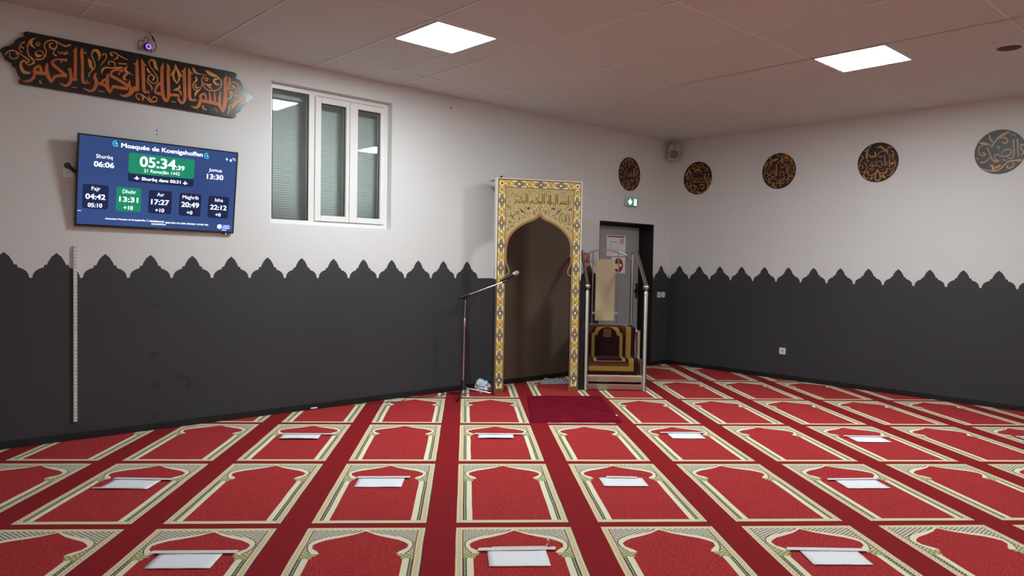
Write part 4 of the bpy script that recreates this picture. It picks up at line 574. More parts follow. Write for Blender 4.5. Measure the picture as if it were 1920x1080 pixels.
half = [(0.0, 1.972), (0.028, 1.945), (0.063, 1.922), (0.125, 1.898), (0.192, 1.864), (0.26, 1.819), (0.307, 1.775), (0.342, 1.729), (0.366, 1.672), (0.38, 1.6), (0.383, 1.51)]
hs = crom(half, 4)
left = [(cxm - x, z) for x, z in hs]; right = [(cxm + x, z) for x, z in hs]
WB, HB, POST = 0.971, 2.353, 0.098
outl = [(0, 0), (POST, 0), (POST, 1.505)] + left[::-1] + right[1:] + [(WB - POST, 1.505), (WB - POST, 0), (WB, 0), (WB, HB), (0, HB)]
b = MB(); b.prism(outl, 0.0, 0.022, 0)
nick = [(0.383, 1.515), (0.3775, 1.45), (0.36, 1.40), (0.345, 1.365), (0.341, 1.335), (0.352, 1.315), (0.37, 1.304), (0.388, 1.300)]
for sg in (-1, 1):
    C = crom([(cxm + sg * x, z) for x, z in nick], 3); n = len(C)
    for i in range(n - 1):
        d = (C[i + 1] - C[i]).normalized(); q = Vector((-d.y, d.x)) * 0.008
        b.prism([tuple(C[i] + q), tuple(C[i] - q), tuple(C[i + 1] - q), tuple(C[i + 1] + q)], 0.0, 0.02, 5)
Y = -0.0006
# arch edging with pearls, pearls down the posts and round the spandrel field
full = [(p.x, p.y) for p in [Vector(q) for q in left[::-1]]] + [(p[0], p[1]) for p in right[1:]]
arch_path = [(cxm - x, z) for x, z in nick[::-1]] + left[::-1][1:] + right[1:-1] + [(cxm + x, z) for x, z in nick]
b.line(left[::-1], 0.024, Y, 5, 1); b.line(right, 0.024, Y, 5, 1)
def pearls(path, step=0.0165, r=0.0034):
    pts = [Vector(p) for p in path]; acc = 0.0
    for i in range(len(pts) - 1):
        d = pts[i + 1] - pts[i]; L = d.length
        while acc < L:
            p = pts[i] + d * (acc / L); b.disc(p.x, p.y, r, Y - 0.0012, 6, 6); acc += step
        acc -= L
pearls(crom([(cxm - x, z) for x, z in nick[::-1]], 3)); pearls(crom([(cxm + x, z) for x, z in nick], 3)); pearls(left[::-1]); pearls(right)
# border ground
IB, OB = 0.018, 0.083
b.poly([(0.001, 0.0), (POST - 0.001, 0.0), (POST - 0.001, HB - POST), (0.001, HB - POST)], Y, 5); b.poly([(WB - POST + 0.001, 0), (WB - 0.001, 0), (WB - 0.001, HB - POST), (WB - POST + 0.001, HB - POST)], Y, 5)
b.poly([(0.001, HB - POST), (WB - 0.001, HB - POST), (WB - 0.001, HB - 0.001), (0.001, HB - 0.001)], Y, 5)
b.poly([(IB - 0.006, 0.085), (OB, 0.085), (OB, HB - IB), (IB - 0.006, HB - IB)], Y - 0.0002, 1)
b.poly([(WB - OB, 0.085), (WB - IB + 0.006, 0.085), (WB - IB + 0.006, HB - IB), (WB - OB, HB - IB)], Y - 0.0002, 1)
b.poly([(OB, HB - OB), (WB - OB, HB - OB), (WB - OB, HB - IB + 0.004), (OB, HB - IB + 0.004)], Y - 0.0002, 1)
pearls([(POST - 0.007, 0.05), (POST - 0.007, 2.25)]); pearls([(WB - POST + 0.007, 0.05), (WB - POST + 0.007, 2.25)]); pearls([(POST, HB - POST + 0.006), (WB - POST, HB - POST + 0.006)])
pearls([(0.006, 0.05), (0.006, 2.34)], 0.03, 0.0026); pearls([(WB - 0.006, 0.05), (WB - 0.006, 2.34)], 0.03, 0.0026)
def motif(cx, cz, along, kind, flip=1):     # along=0: strip runs up, along=1: strip runs across
    def q(a, c): return (cx + (a if along else c), cz + (c if along else a))     # a along the strip, c across it
    def P(L): return [q(*p) for p in L]
    if kind == 'medallion':
        for sa in (-1, 1):
            for sc_ in (-1, 1): b.poly(P([(sa * 0.02, sc_ * 0.034), (sa * 0.062, sc_ * 0.034), (sa * 0.098, sc_ * 0.030), (sa * 0.09, sc_ * 0.012), (sa * 0.066, sc_ * 0.018), (sa * 0.045, sc_ * 0.026)]), Y - 0.0004, 2)
            for (aa, cc, rr) in ((0.047, 0.0, 0.017), (0.06, 0.007, 0.011)): b.disc(*q(sa * aa, cc), rr, Y - 0.0006, 3, 12)
            for (aa, cc, rr) in ((0.045, 0.0, 0.011), (0.058, 0.006, 0.0075)): b.disc(*q(sa * aa, cc), rr, Y - 0.0008, 4, 12)
        ring = lambda k: [(-0.041 * k, 0), (-0.028 * k, 0.022 * k), (0, 0.0395 * k), (0.028 * k, 0.022 * k), (0.041 * k, 0), (0.028 * k, -0.022 * k), (0, -0.0395 * k), (-0.028 * k, -0.022 * k)]
        sm = lambda k: [q(p.x, p.y) for p in crom([(a, c) for a, c in ring(k)], 2, True)]
        b.poly(sm(1.0), Y - 0.0010, 3); b.poly(sm(0.88), Y - 0.0012, 4); b.poly(sm(0.64), Y - 0.0014, 3)
        b.disc(*q(0.004 * flip, 0.0), 0.0135, Y - 0.0016, 2, 12); b.poly(P([(-0.019, 0.0), (-0.002, 0.017), (0.004, 0.004), (0.016, 0.01), (0.012, 0.0), (0.016, -0.01), (0.004, -0.004), (-0.002, -0.017)]), Y - 0.0018, 1 if flip > 0 else 2)
    else:
        f = flip
        for sg in (-1, 1):
            b.disc(*q(sg * 0.024, sg * f * 0.012), 0.019, Y - 0.0006, 3, 14); b.disc(*q(sg * 0.03, sg * f * 0.004), 0.0115, Y - 0.0008, 6, 12); b.disc(*q(sg * 0.018, sg * f * 0.017), 0.008, Y - 0.0008, 6, 10)
            b.poly(P([(sg * 0.05, -0.02), (sg * 0.075, 0.0), (sg * 0.05, 0.02), (sg * 0.058, 0.0)]), Y - 0.0005, 6)
        S = [(-0.055, -0.022 * f), (-0.04, 0.026 * f), (-0.014, 0.024 * f), (0, 0), (0.014, -0.024 * f), (0.04, -0.026 * f), (0.055, 0.022 * f)]
        b.line(P(S), 0.012, Y - 0.0010, 5, 3); b.line(P(S), 0.008, Y - 0.0012, 1, 3)
        b.line(P([(-0.03, -0.03 * f), (-0.005, -0.02 * f), (0.012, 0.008 * f), (0.035, 0.03 * f)]), 0.005, Y - 0.0013, 1, 3)
PER = 0.2455
for k in range(9):
    z = 0.149 + PER * k
    for cx in (0.0475, WB - 0.0475):
        motif(cx, z, 0, 'medallion', 1 if k % 3 else -1)
        if k < 9: motif(cx, z + PER / 2, 0, 'scroll', 1 if cx < 0.5 else -1) if z + PER / 2 < 2.3 else None
for i, x in enumerate((0.245, 0.4875, 0.73)): motif(x, HB - 0.0505, 1, 'medallion', 1 if i == 1 else -1)
for x in (0.124, 0.366, 0.609, 0.85): motif(x, HB - 0.0505, 1, 'scroll', 1)
for cx in (0.0475, WB - 0.0475): b.disc(cx, HB - 0.05, 0.024, Y - 0.0016, 2, 14); b.disc(cx, HB - 0.05, 0.013, Y - 0.0018, 3, 12); b.line([(cx - 0.02, 0.075), (cx - 0.005, 0.062), (cx + 0.012, 0.075), (cx + 0.015, 0.10)], 0.014, Y - 0.001, 2)
# spandrel ornament
for r in SP_H: b.stroke(r, Y - 0.0002, 9)
for r in SP_V: b.stroke(r, Y - 0.0009, 3)
for r in SP_G: b.stroke(r, Y - 0.0012, 8)
for r in SP_R: b.stroke(r, Y - 0.0015, 7)
for r in SP_T: b.stroke(r, Y - 0.0018, 3)
for x, z in SP_D: b.disc(x, z, 0.006, Y - 0.0024, 6, 8)
b.build('arch_panel', MM, T)
b = MB(); b.box(-0.014, 0.0, 0.0, 0.08, 1.257, HB, 0); b.box(-0.014, 0.0, 0.0, 0.08, 0.0, 1.257, 1); b.build('side_board', [WHITE, DARKP], T)
b = MB(); b.box(WB, WB + 0.012, 0.0, 0.07, 1.257, HB, 0); b.box(WB, WB + 0.012, 0.0, 0.07, 0.0, 1.257, 1); b.build('side_board', [WHITE, DARKP], T)
MB().box(-0.014, WB + 0.012, -0.001, 0.36, HB, HB + 0.008).build('added_shade_board', WHITE, T)  # assumed roof, added to block ceiling bounce and darken the niche top
MB().lathe([(0.006, 0), (0.006, 0.008), (0.017, 0.012), (0.015, 0.022), (0.004, 0.026)], (0.045, 0.03, HB + 0.008), n=14).build('top_knob', BLACK, T, smooth=True)

# ------------------------------------------------------------------ pulpit of brushed steel
mA = Vector((1.3835, 8.294, 0)); m4 = frame(mA, (0.9979, -0.0654, 0))
T = thing('minbar', 'brushed steel stepped pulpit with ball-topped posts and wooden backboard', 'pulpit', m4)
WID = 0.67
BEIGE = mat('pale_wood', (206, 188, 150), 0.5, vary=0.06, scale=8)
for x in (0.0, WID):
    b = MB().lathe([(0.026, 0.0), (0.026, 0.006), (0.0245, 0.008), (0.0245, 1.13), (0.02, 1.138), (0.01, 1.142), (0.01, 1.155)], (x, 0, 0), n=22); o = b.build('post', STEEL, T, smooth=True)
    MB().ball((x, 0, 1.185), 0.0375, 22).build('ball_finial', STEEL, o, smooth=True)
YB = 1.02
for x in (0.0, WID):
    MB().tube(crom([(x, 0.0, 1.2), (x, 0.03, 1.222), (x, 0.35, 1.40), (x, 0.66, 1.575), (x, 0.74, 1.6), (x, 0.86, 1.6), (x, YB - 0.03, 1.6), (x, YB, 1.585), (x, YB, 1.5), (x, YB, 1.1), (x, YB, 0.66)], 3), 0.0205, 14).build('handrail', STEEL, T, smooth=True)
arcP = [(WID * (0.5 - 0.5 * math.cos(math.pi * i / 16)), YB, 1.44 + 0.19 * math.sin(math.pi * i / 16)) for i in range(17)]
MB().tube(arcP, 0.0095, 10).build('back_arch', STEEL, T, smooth=True)
for x in (0.17, 0.495):
    z = 1.44 + 0.19 * math.sqrt(1 - (2 * x / WID - 1) ** 2)
    MB().tube([(x, YB, 0.66), (x, YB, z)], 0.009, 10).build('baluster', STEEL, T, smooth=True)
MB().box(0.205, 0.447, YB - 0.034, YB - 0.016, 0.725, 1.505).build('backboard', BEIGE, T, bevel=0.002)
for x0, x1, z in ((0.165, 0.21, 1.4), (0.165, 0.21, 0.82), (0.44, 0.5, 1.4), (0.44, 0.5, 0.82)):
    MB().box(x0, x1, YB - 0.022, YB + 0.008, z - 0.014, z + 0.014).build('clamp', STEEL, T, bevel=0.002)
for z0, z1 in ((0.008, 0.074), (0.098, 0.16)): MB().box(0.022, WID - 0.022, -0.012, 0.018, z0, z1).build('front_rail', STEEL, T, bevel=0.003)
b = MB(); b.box(0.024, WID - 0.024, -0.012, 0.30, 0.16, 0.172); b.build('tread', BEIGE, T, bevel=0.002)
b = MB(); b.box(0.03, 0.615, 0.045, 0.32, 0.30, 0.34); b.box(0.03, 0.615, 0.05, 0.062, 0.172, 0.3); b.build('tread', BEIGE, T, bevel=0.002)
b = MB(); b.box(0.03, 0.63, 0.295, YB + 0.02, 0.645, 0.68); b.box(0.03, 0.615, 0.30, 0.312, 0.34, 0.645); b.build('platform', BEIGE, T, bevel=0.002)
for x in (0.004, WID - 0.034):
    b = MB()
    P = [(-0.01, 0.0), (YB + 0.02, 0.0), (YB + 0.02, 0.66), (0.29, 0.66), (0.29, 0.345), (0.055, 0.345), (0.055, 0.16), (-0.01, 0.16)]
    n = len(P); V = [(x, y, z) for y, z in P] + [(x + 0.03, y, z) for y, z in P]
    b.add(V, [tuple(range(n - 1, -1, -1)), tuple(range(n, 2 * n))] + [(i, (i + 1) % n, (i + 1) % n + n, i + n) for i in range(n)]); b.build('stringer', STEEL, T, bevel=0.002)
MB().box(-0.072, -0.03, -0.004, 0.45, 0.0, 1.24).build('side_panel', BLACKM, T)

# prayer rug draped over the steps
m, nt, bs = base('velvet_prayer_rug'); X.nt = nt
uvn = nt.nodes.new('ShaderNodeUVMap'); sp = nt.nodes.new('ShaderNodeSeparateXYZ'); nt.links.new(uvn.outputs[0], sp.inputs[0]); u, v = X(sp.outputs[0]), X(sp.outputs[1]); UVV = uvn.outputs[0]
wine = pick(nz(UVV, 9, 3), lin((38, 6, 12)), lin((52, 10, 16))); gold = pick(nz(UVV, 60, 2), lin((128, 101, 42)), lin((152, 122, 58))); brown = pick(nz(UVV, 50, 3), lin((72, 38, 30)), lin((94, 52, 40)))
hx = abs(u - 0.275)
prof = [(0, 0.183), (0.66, 0.183), (0.685, 0.178), (0.695, 0.15), (0.73, 0.142), (0.762, 0.11), (0.782, 0.07), (0.792, 0.0), (1.0, 0.0)]
go = curve(v, prof, 1.0, 0.2); gi = curve(v + 0.03, prof, 1.0, 0.2) - 0.036
c = wine
c = pick((u < 0.555) & (v > 0.042), c, gold)
c = pick((u < 0.497) & (v > 0.098), c, brown)
c = pick((hx < go + 0.03) & v.within(0.138, 0.82), c, wine)
c = pick((hx < go) & v.within(0.15, 0.795), c, gold)
c = pick((hx < gi) & v.within(0.158, 0.795), c, lin((34, 6, 10)))
c = pick((hx < 0.045) & v.within(0.64, 0.735), c, pick((v * 260.0).sin() > 0.2, lin((96, 66, 36)), lin((70, 44, 28))))
nt.links.new(c, bs.inputs['Base Color']); bs.inputs['Roughness'].default_value = 0.9; bs.inputs['Sheen Weight'].default_value = 0.04; bs.inputs['Specular IOR Level'].default_value = 0.15
bump(nt, bs, nz(UVV, 500, 2), 0.3, 0.003)
path = [(0.034, 0.176), (0.036, 0.25), (0.037, 0.33), (0.048, 0.348), (0.09, 0.352), (0.2, 0.352), (0.268, 0.354), (0.283, 0.37), (0.285, 0.5), (0.286, 0.65), (0.292, 0.683), (0.32, 0.694), (0.45, 0.695), (0.66, 0.695)]
pp = crom(path, 3); arc = [0.0]
for i in range(1, len(pp)): arc.append(arc[-1] + (pp[i] - pp[i - 1]).length)
NX = 26; me = bpy.data.meshes.new('draped_prayer_rug'); V = []; UV = []; F = []
for j, p in enumerate(pp):
    for i in range(NX + 1):
        x = 0.028 + 0.577 * i / NX; w = noise.noise(Vector((x * 5, arc[j] * 4, 3.1))) * 0.006
        edge = 0.012 * noise.noise(Vector((arc[j] * 5, 7.0, 1.0))) * (1 if i == NX else 0)
        V.append((x + edge, p.x - abs(w) * (1 if p.y < 0.69 else 0), p.y + abs(w) * 0.6 + (0.002 * math.sin(x * 40) if j == 0 else 0))); UV.append((x, arc[j]))
for j in range(len(pp) - 1):
    for i in range(NX): F.append((j * (NX + 1) + i, j * (NX + 1) + i + 1, (j + 1) * (NX + 1) + i + 1, (j + 1) * (NX + 1) + i))
me.from_pydata(V, [], F); uvl = me.uv_layers.new(name='UVMap')
for lp in me.loops: uvl.data[lp.index].uv = UV[lp.vertex_index]
me.polygons.foreach_set('use_smooth', [True] * len(F)); me.materials.append(m)
o = bpy.data.objects.new('draped_prayer_rug', me); COL.objects.link(o); o.matrix_world = m4
md = o.modifiers.new('thickness', 'SOLIDIFY'); md.thickness = 0.006; md.offset = 1
tag(o, 'dark wine velvet rug with gold arch draped over the pulpit steps', 'prayer rug')

# ------------------------------------------------------------------ microphone stand and microphone
T = thing('microphone_stand', 'chrome and black tripod microphone stand with boom beside the arch panel', 'microphone stand', Matrix.Translation((-0.01, 7.85, 0)))
b = MB().lathe([(0.012, 0.075), (0.032, 0.08), (0.036, 0.1), (0.026, 0.12), (0.02, 0.15), (0.017, 0.17)], n=18); b.tube([(0.02, 0, 0.135), (0.05, -0.005, 0.14)], 0.006); b.ball((0.054, -0.005, 0.14), 0.01, 10); b.build('base_hub', BLACK, T, smooth=True)
for i, (dx, dy, mt) in enumerate(((-0.058, -0.34, BLACK), (0.325, 0.09, CHROME), (-0.25, 0.19, BLACK))):
    L = math.hypot(dx, dy); dx, dy = dx / L * 0.345, dy / L * 0.345
    o = MB().tube([(dx * 0.07, dy * 0.07, 0.088), (dx * 0.95, dy * 0.95, 0.014)], 0.0085, 10).build('leg', mt, T, smooth=True)
    MB().tube([(dx * 0.92, dy * 0.92, 0.0165), (dx * 1.02, dy * 1.02, 0.0125)], 0.0115, 10).build('rubber_foot', BLACK, o, smooth=True)
MB().tube([(0, 0, 0.16), (0.004, 0, 0.74)], 0.0105, 12).build('lower_pole', CHROME, T, smooth=True)
MB().lathe([(0.012, 0.0), (0.0165, 0.006), (0.0165, 0.06), (0.0125, 0.09), (0.009, 0.095)], (0.005, 0, 0.735), n=14).build('clutch', CHROME, T, smooth=True)
MB().tube([(0.005, 0, 0.82), (0.012, 0, 1.05)], 0.0075, 10).build('upper_pole', CHROME, T, smooth=True)
b = MB(); b.lathe([(0.008, -0.03), (0.016, -0.02), (0.016, 0.012), (0.008, 0.02)], (0.013, 0, 1.065), n=14); b.tube([(0.013, -0.02, 1.085), (0.013, 0.02, 1.085)], 0.012, 12); b.tube([(0.03, 0.0, 1.065), (0.034, -0.006, 1.03)], 0.007, 8); b.build('boom_pivot', BLACK, T, smooth=True)
B0 = Vector((-0.073, -0.014, 1.044)); B1 = Vector((0.448, -0.014, 1.243)); dB = (B1 - B0).normalized()
MB().tube([B0 + dB * 0.04, B1], 0.007, 10).build('boom', CHROME, T, smooth=True)
MB().tube([B0, B0 + dB * 0.01, B0 + dB * 0.06, B0 + dB * 0.075], [0.008, 0.0125, 0.0135, 0.009], 12).build('counterweight', BLACK, T, smooth=True)
MB().tube([B0 + dB * 0.065, B0 + dB * 0.135], 0.014, 12).build('boom_clamp', BLACK, T, smooth=True)
b = MB(); b.tube([B1 - dB * 0.05, B1 + dB * 0.015], [0.011, 0.013], 12); b.tube([B1 + dB * 0.005, B1 + Vector((0.02, 0, 0.012)), B1 + Vector((0.028, 0, 0.03))], [0.011, 0.012, 0.014], 10); b.build('microphone_clip', BLACK, T, smooth=True)
T = thing('microphone', 'black handheld microphone with silver mesh head clipped to the boom', 'microphone', Matrix.Translation((-0.01, 7.836, 0)))
A = Vector((0.391, 0, 1.247)); Bm = Vector((0.561, 0, 1.334)); d = (Bm - A).normalized(); L = (Bm - A).length
MB().lathe([(0.009, -0.012), (0.011, 0.0), (0.0125, 0.03), (0.0165, L - 0.06), (0.0185, L - 0.048)], A, d, 16).build('body', BLACK, T, smooth=True)
MB().lathe([(0.02, L - 0.05), (0.0255, L - 0.046), (0.0255, L - 0.04), (0.022, L - 0.037)], A, d, 18).build('collar', CHROME, T, smooth=True)
MESHM = mat('silver_mesh', (176, 172, 168), 0.4, 0.7, 0.25, 700, bump=0.8, bscale=900)
MB().lathe([(0.022, L - 0.038), (0.026, L - 0.02), (0.026, L - 0.006), (0.022, L + 0.008), (0.012, L + 0.016), (0.003, L + 0.018)], A, d, 20).build('mesh_head', MESHM, T, smooth=True)
# cable from the microphone down the stand and along the foot of the wall
def W(x, y, z=0.0045): return (x, y, z)
P = [(0.37, 7.836, 1.24), (0.33, 7.83, 1.19), (0.24, 7.83, 1.14), (0.13, 7.835, 1.10), (0.06, 7.86, 0.98), (0.02, 7.868, 0.85), (0.025, 7.87, 0.72), (0.04, 7.875, 0.5), (0.055, 7.89, 0.3), (0.075, 7.93, 0.1), (0.08, 7.96, 0.02), W(0.04, 8.0), W(-0.06, 7.95), W(-0.15, 7.99), W(-0.1, 8.05), W(-0.02, 8.02), W(-0.05, 7.97), W(-0.16, 8.06), W(-0.25, 8.02), W(-0.2, 7.90), W(-0.29, 7.80), W(-0.45, 7.775), W(-0.60, 7.73)]
for s, t in ((4.62, 0.05), (4.68, 0.12), (4.74, 0.16), (4.80, 0.19), (4.95, 0.12), (5.15, 0.045), (5.5, 0.024), (5.9, 0.022), (6.3, 0.022)):
    q = room(s, t); P.append(W(q.x, q.y))
tag(MB().tube(crom(P, 4), 0.0032, 7).build('microphone_cable', BLACK, smooth=True), 'black microphone cable looping off the stand and along the left skirting', 'cable')
q = room(5.66, 0.03); m4 = frame(q, -DL)
b = MB(); b.box(-0.035, 0.035, -0.008, 0.008, 0.008, 0.022); tag(b.build('cable_connector', PVC, mat4=m4, bevel=0.004), 'small white connector lying by the skirting on the cable', 'connector')

# crumpled carrier bag
def crumple(cx, cy, rx, ry, rz, seed, amp):
    b = MB(); n, k = 72, 44
    def fn(u, v):
        th = 2 * math.pi * u; ph = math.pi * v; d = Vector((math.sin(ph) * math.cos(th), math.sin(ph) * math.sin(th), math.cos(ph)))
        q = d + Vector((seed, 0, 0)); f1, f2, f3 = (abs(noise.noise(q * s)) for s in (1.7, 3.1, 5.5))
        h = 1.0 - amp * (0.75 * (0.3 - f1) + 0.28 * (0.25 - f2) + 0.1 * (0.25 - f3))
        p = d * h; return (cx + p.x * rx, cy + p.y * ry, max(0.003 + 0.004 * abs(p.x), rz * (p.z + 0.8) / 1.8))
    return b.grid(fn, n, k)
BAGM = mat('pale_blue_plastic', (190, 208, 218), 0.28, vary=0.12, scale=12)
tag(crumple(0.2, 8.09, 0.084, 0.078, 0.145, 2.7, 0.8).build('plastic_bag', BAGM, smooth=True), 'crumpled pale blue plastic bag on the floor left of the arch panel', 'bag')
# bundled cloth behind the arch
def heap(u, v):
    x = (u - 0.5) * 0.40; y = (v - 0.5) * 0.22
    e = max(0.0, 1 - (2 * abs(u - 0.5)) ** 3) * max(0.0, 1 - (2 * abs(v - 0.5)) ** 2.5)
    f = abs(noise.noise(Vector((x * 13 + y * 7, y * 22 - x * 6, 4.2)))) + 0.5 * abs(noise.noise(Vector((x * 30, y * 40 + x * 12, 9.1))))
    wob = 0.03 * noise.noise(Vector((u * 5, v * 5, 1.7)))
    return (x + wob, y + wob * 0.8, 0.004 + e * (0.016 + 0.075 * f) * (1.25 - 0.6 * u))
q = frame((1.115, 8.78, 0), (0.97, 0.12, 0))
b = MB().grid(heap, 70, 40)
b.tube(crom([(-0.16, 0.03, 0.012), (-0.13, 0.0, 0.05), (-0.07, -0.06, 0.02), (0.02, -0.085, 0.012), (0.1, -0.07, 0.014)], 4), 0.013, 8)
tag(b.build('bundled_scarf', mat('grey_cloth', (150, 146, 150), 0.85, vary=0.35, scale=35, sheen=0.2), mat4=q, smooth=True), 'bundled grey cloth on the floor behind the arch panel', 'cloth')

# maroon rug in front of the arch
RUGM = mat('wine_plush', (112, 10, 34), 0.95, vary=0.45, scale=7, spec=0.1, sheen=0.0, bump=0.5, bscale=160)
Q = [Vector((0.603, 6.53)), Vector((1.44, 6.546)), Vector((1.494, 7.859)), Vector((0.677, 7.83))]
def plush(u, v):
    p = (Q[0] * (1 - u) + Q[1] * u) * (1 - v) + (Q[3] * (1 - u) + Q[2] * u) * v
    e = min(u, 1 - u, v, 1 - v); n1 = noise.noise(Vector((p.x * 6, p.y * 6, 0.5)))
    if e < 0.002: p = p + Vector((noise.noise(Vector((p.x * 14, p.y * 14, 3))), noise.noise(Vector((p.x * 14, p.y * 14, 8))))) * 0.012
    return (p.x, p.y, 0.002 + 0.016 * min(1, e * 40) + 0.004 * n1 * min(1, e * 12) + (0.007 if 0.004 < e < 0.03 and v < 0.1 else 0) + 0.0015 * noise.noise(Vector((p.x * 60, p.y * 60, 2))))
tag(MB().grid(plush, 70, 90).build('plush_rug', RUGM, smooth=True), 'plain wine red plush rug on the carpet in front of the arch', 'rug')
tag(crumple(1.445, 6.84, 0.016, 0.012, 0.014, 8.0, 0.3).build('paper_scrap', PAPER), 'tiny white scrap on the carpet beside the wine red rug', 'scrap')

# ------------------------------------------------------------------ marker sheets taped to the carpet
# x, y of the centre of the taped edge, width, depth, turn, tape reach left and right, curl, label
SHEETS = [(-1.292, 3.582, 0.297, 0.182, 0.0, 0.20, 0.21, 0.0, 'white sheet taped on the left mat of the nearest row'),
 (0.272, 3.595, 0.291, 0.20, 0.0, 0.195, 0.195, 0.0, 'white sheet taped on the middle mat of the nearest row, its tape end curled up'),
 (1.847, 3.561, 0.292, 0.18, -0.03, 0.21, 0.197, 0.0, 'white sheet taped on the right mat of the nearest row'),
 (-2.064, 4.793, 0.298, 0.195, -0.08, 0.16, 0.21, 0.0, 'white sheet taped at both ends at the left of the second row'),
 (-0.527, 4.823, 0.296, 0.20, 0.0, 0.167, 0.18, 0.0, 'white sheet in the second row below the microphone stand'),
 (1.055, 4.82, 0.29, 0.185, -0.02, 0.10, 0.11, 0.0, 'white sheet in the second row straight below the wine red rug'),
 (2.65, 4.776, 0.288, 0.195, 0.0, 0.196, 0.155, 0.0, 'white sheet in the second row at the right of the carpet'),
 (-1.31, 6.045, 0.305, 0.172, 0.0, 0.162, 0.27, 0.014, 'white sheet with lifted front edge in the third row, left'),
 (0.27, 6.065, 0.29, 0.15, 0.0, 0.182, 0.233, 0.012, 'white sheet with lifted front edge, third row, left of the wine red rug'),
 (1.872, 6.133, 0.28, 0.195, -0.03, 0.198, 0.19, 0.0, 'white sheet in the third row just right of the wine red rug'),
 (3.41, 6.022, 0.29, 0.19, -0.02, 0.177, 0.189, 0.0, 'white sheet in the third row toward the dark right wall'),
 (4.94, 6.02, 0.29, 0.19, -0.02, 0.17, 0.18, 0.0, 'white sheet in the third row cut by the right edge')]
for i, (x, y, w, d, a, tl, tr, curl, lb) in enumerate(SHEETS):
    o0 = thing('marker_sheet', lb, 'paper', Matrix.Translation((x, y, 0)) @ Matrix.Rotation(a, 4, 'Z'), 'white sheets taped on alternate prayer mats')
    def sheet(u, v, w=w, d=d, curl=curl, i=i):
        yy = -d * v; zz = 0.005 + 0.003 * abs(noise.noise(Vector((u * 3 + i * 5, v * 3, 0.3)))) + curl * max(0, v - 0.35) ** 2 * 1.6 * (0.35 + 0.65 * (1 - (2 * u - 1) ** 2 * 0.6))
        return ((u - 0.5) * w + 0.012 * (v * 0.4) * (1 if i % 2 else -1), yy, zz)
    MB().grid(sheet, 10, 10).build('sheet', PAPER, o0, smooth=True, thick=0.0008)
    sk = 0.006 * math.sin(i * 2.3)
    b = MB(); b.slab([(-tl, -0.018 - sk), (tr, -0.018 + sk), (tr + 0.004, 0.018 + sk), (-tl + 0.01, 0.018 - sk)], 0.0095, 0.0103)
    if i == 3: b.slab([(-0.18, -0.215), (0.13, -0.19), (0.13, -0.178), (-0.18, -0.195)], 0.0085, 0.0093)
    if i == 1:
        b.slab([(-0.12, 0.01), (0.15, 0.018), (0.15, 0.03), (-0.12, 0.024)], 0.0104, 0.011)
        b.grid(lambda u, v: (0.15 + 0.02 * u + 0.012 * math.sin(u * 5), 0.016 + 0.02 * v + 0.02 * u, 0.0105 + 0.03 * math.sin(u * 2.6)), 8, 2)
    b.build('tape', TAPE, o0)

# ------------------------------------------------------------------ loudspeaker in the corner
T = thing('corner_loudspeaker', 'small grey loudspeaker high in the corner under the ceiling', 'loudspeaker', frame((2.945, 10.40, 3.066), (0.985, -0.17, 0)))
MB().box(-0.078, 0.078, -0.02, 0.07, -0.108, 0.108).build('cabinet', mat('grey_abs', (176, 170, 168), 0.5), T, bevel=0.012)
b = MB(); b.prism(rrect(-0.06, -0.095, 0.06, 0.02, 0.03), -0.0235, -0.0195); b.build('woofer_grille', mat('dark_grey_mesh', (120, 116, 118), 0.6), T)
b = MB(); b.lathe([(0.018, 0), (0.015, 0.003), (0.004, 0.001)], (0.012, -0.0195, 0.062), (0, -1, 0), 16); b.build('tweeter', mat('mid_grey_mesh', (140, 134, 134), 0.6), T)
MB().disc(0.006, -0.086, 0.008, -0.0238, 0, 12).build('badge', BLACKM, T)
b = MB(); b.box(-0.03, 0.03, 0.065, 0.12, -0.03, 0.03); b.build('wall_bracket', BLACK, T)
MB().tube(crom([(-0.02, 0.05, 0.1), (-0.03, 0.05, 0.13), (-0.05, 0.05, 0.15), (-0.055, 0.05, 0.172)]), 0.003, 6).build('cable', BLACK, T)

# exit sign
T = thing('exit_sign', 'lit green emergency exit box with white arrow above the door', 'sign', on_left(0.935, 2.305))
MB().box(-0.122, 0.122, -0.05, -0.001, -0.055, 0.055).build('housing', mat('grey_housing', (188, 188, 190), 0.4), T, bevel=0.006)
b = MB().poly(rrect(-0.114, -0.048, 0.116, 0.05, 0.005), -0.0508); b.build('face', glow('exit_green', (52, 132, 104), 0.9), T)
b = MB(); b.poly([(-0.062, 0.044), (-0.036, 0.044), (-0.034, 0.014), (-0.006, 0.024), (-0.012, -0.012), (-0.05, -0.044), (-0.09, -0.012), (-0.096, 0.024), (-0.066, 0.014)], -0.0514)
b.poly([(0.03, -0.044), (0.092, -0.044), (0.092, 0.046), (0.03, 0.046)], -0.0514); b.build('arrow_and_panel', glow('exit_white', (225, 255, 248), 1.3), T)
b = MB(); b.disc(0.05, 0.03, 0.007, -0.052, 0, 10); b.line([(0.052, 0.022), (0.058, 0.004), (0.048, -0.012), (0.055, -0.034)], 0.007, -0.052); b.line([(0.058, 0.004), (0.072, -0.01), (0.078, -0.03)], 0.006, -0.0522); b.line([(0.045, 0.012), (0.06, 0.014), (0.075, 0.02)], 0.005, -0.0524); b.build('pictogram', glow('exit_dark_green', (120, 190, 170), 0.7), T)

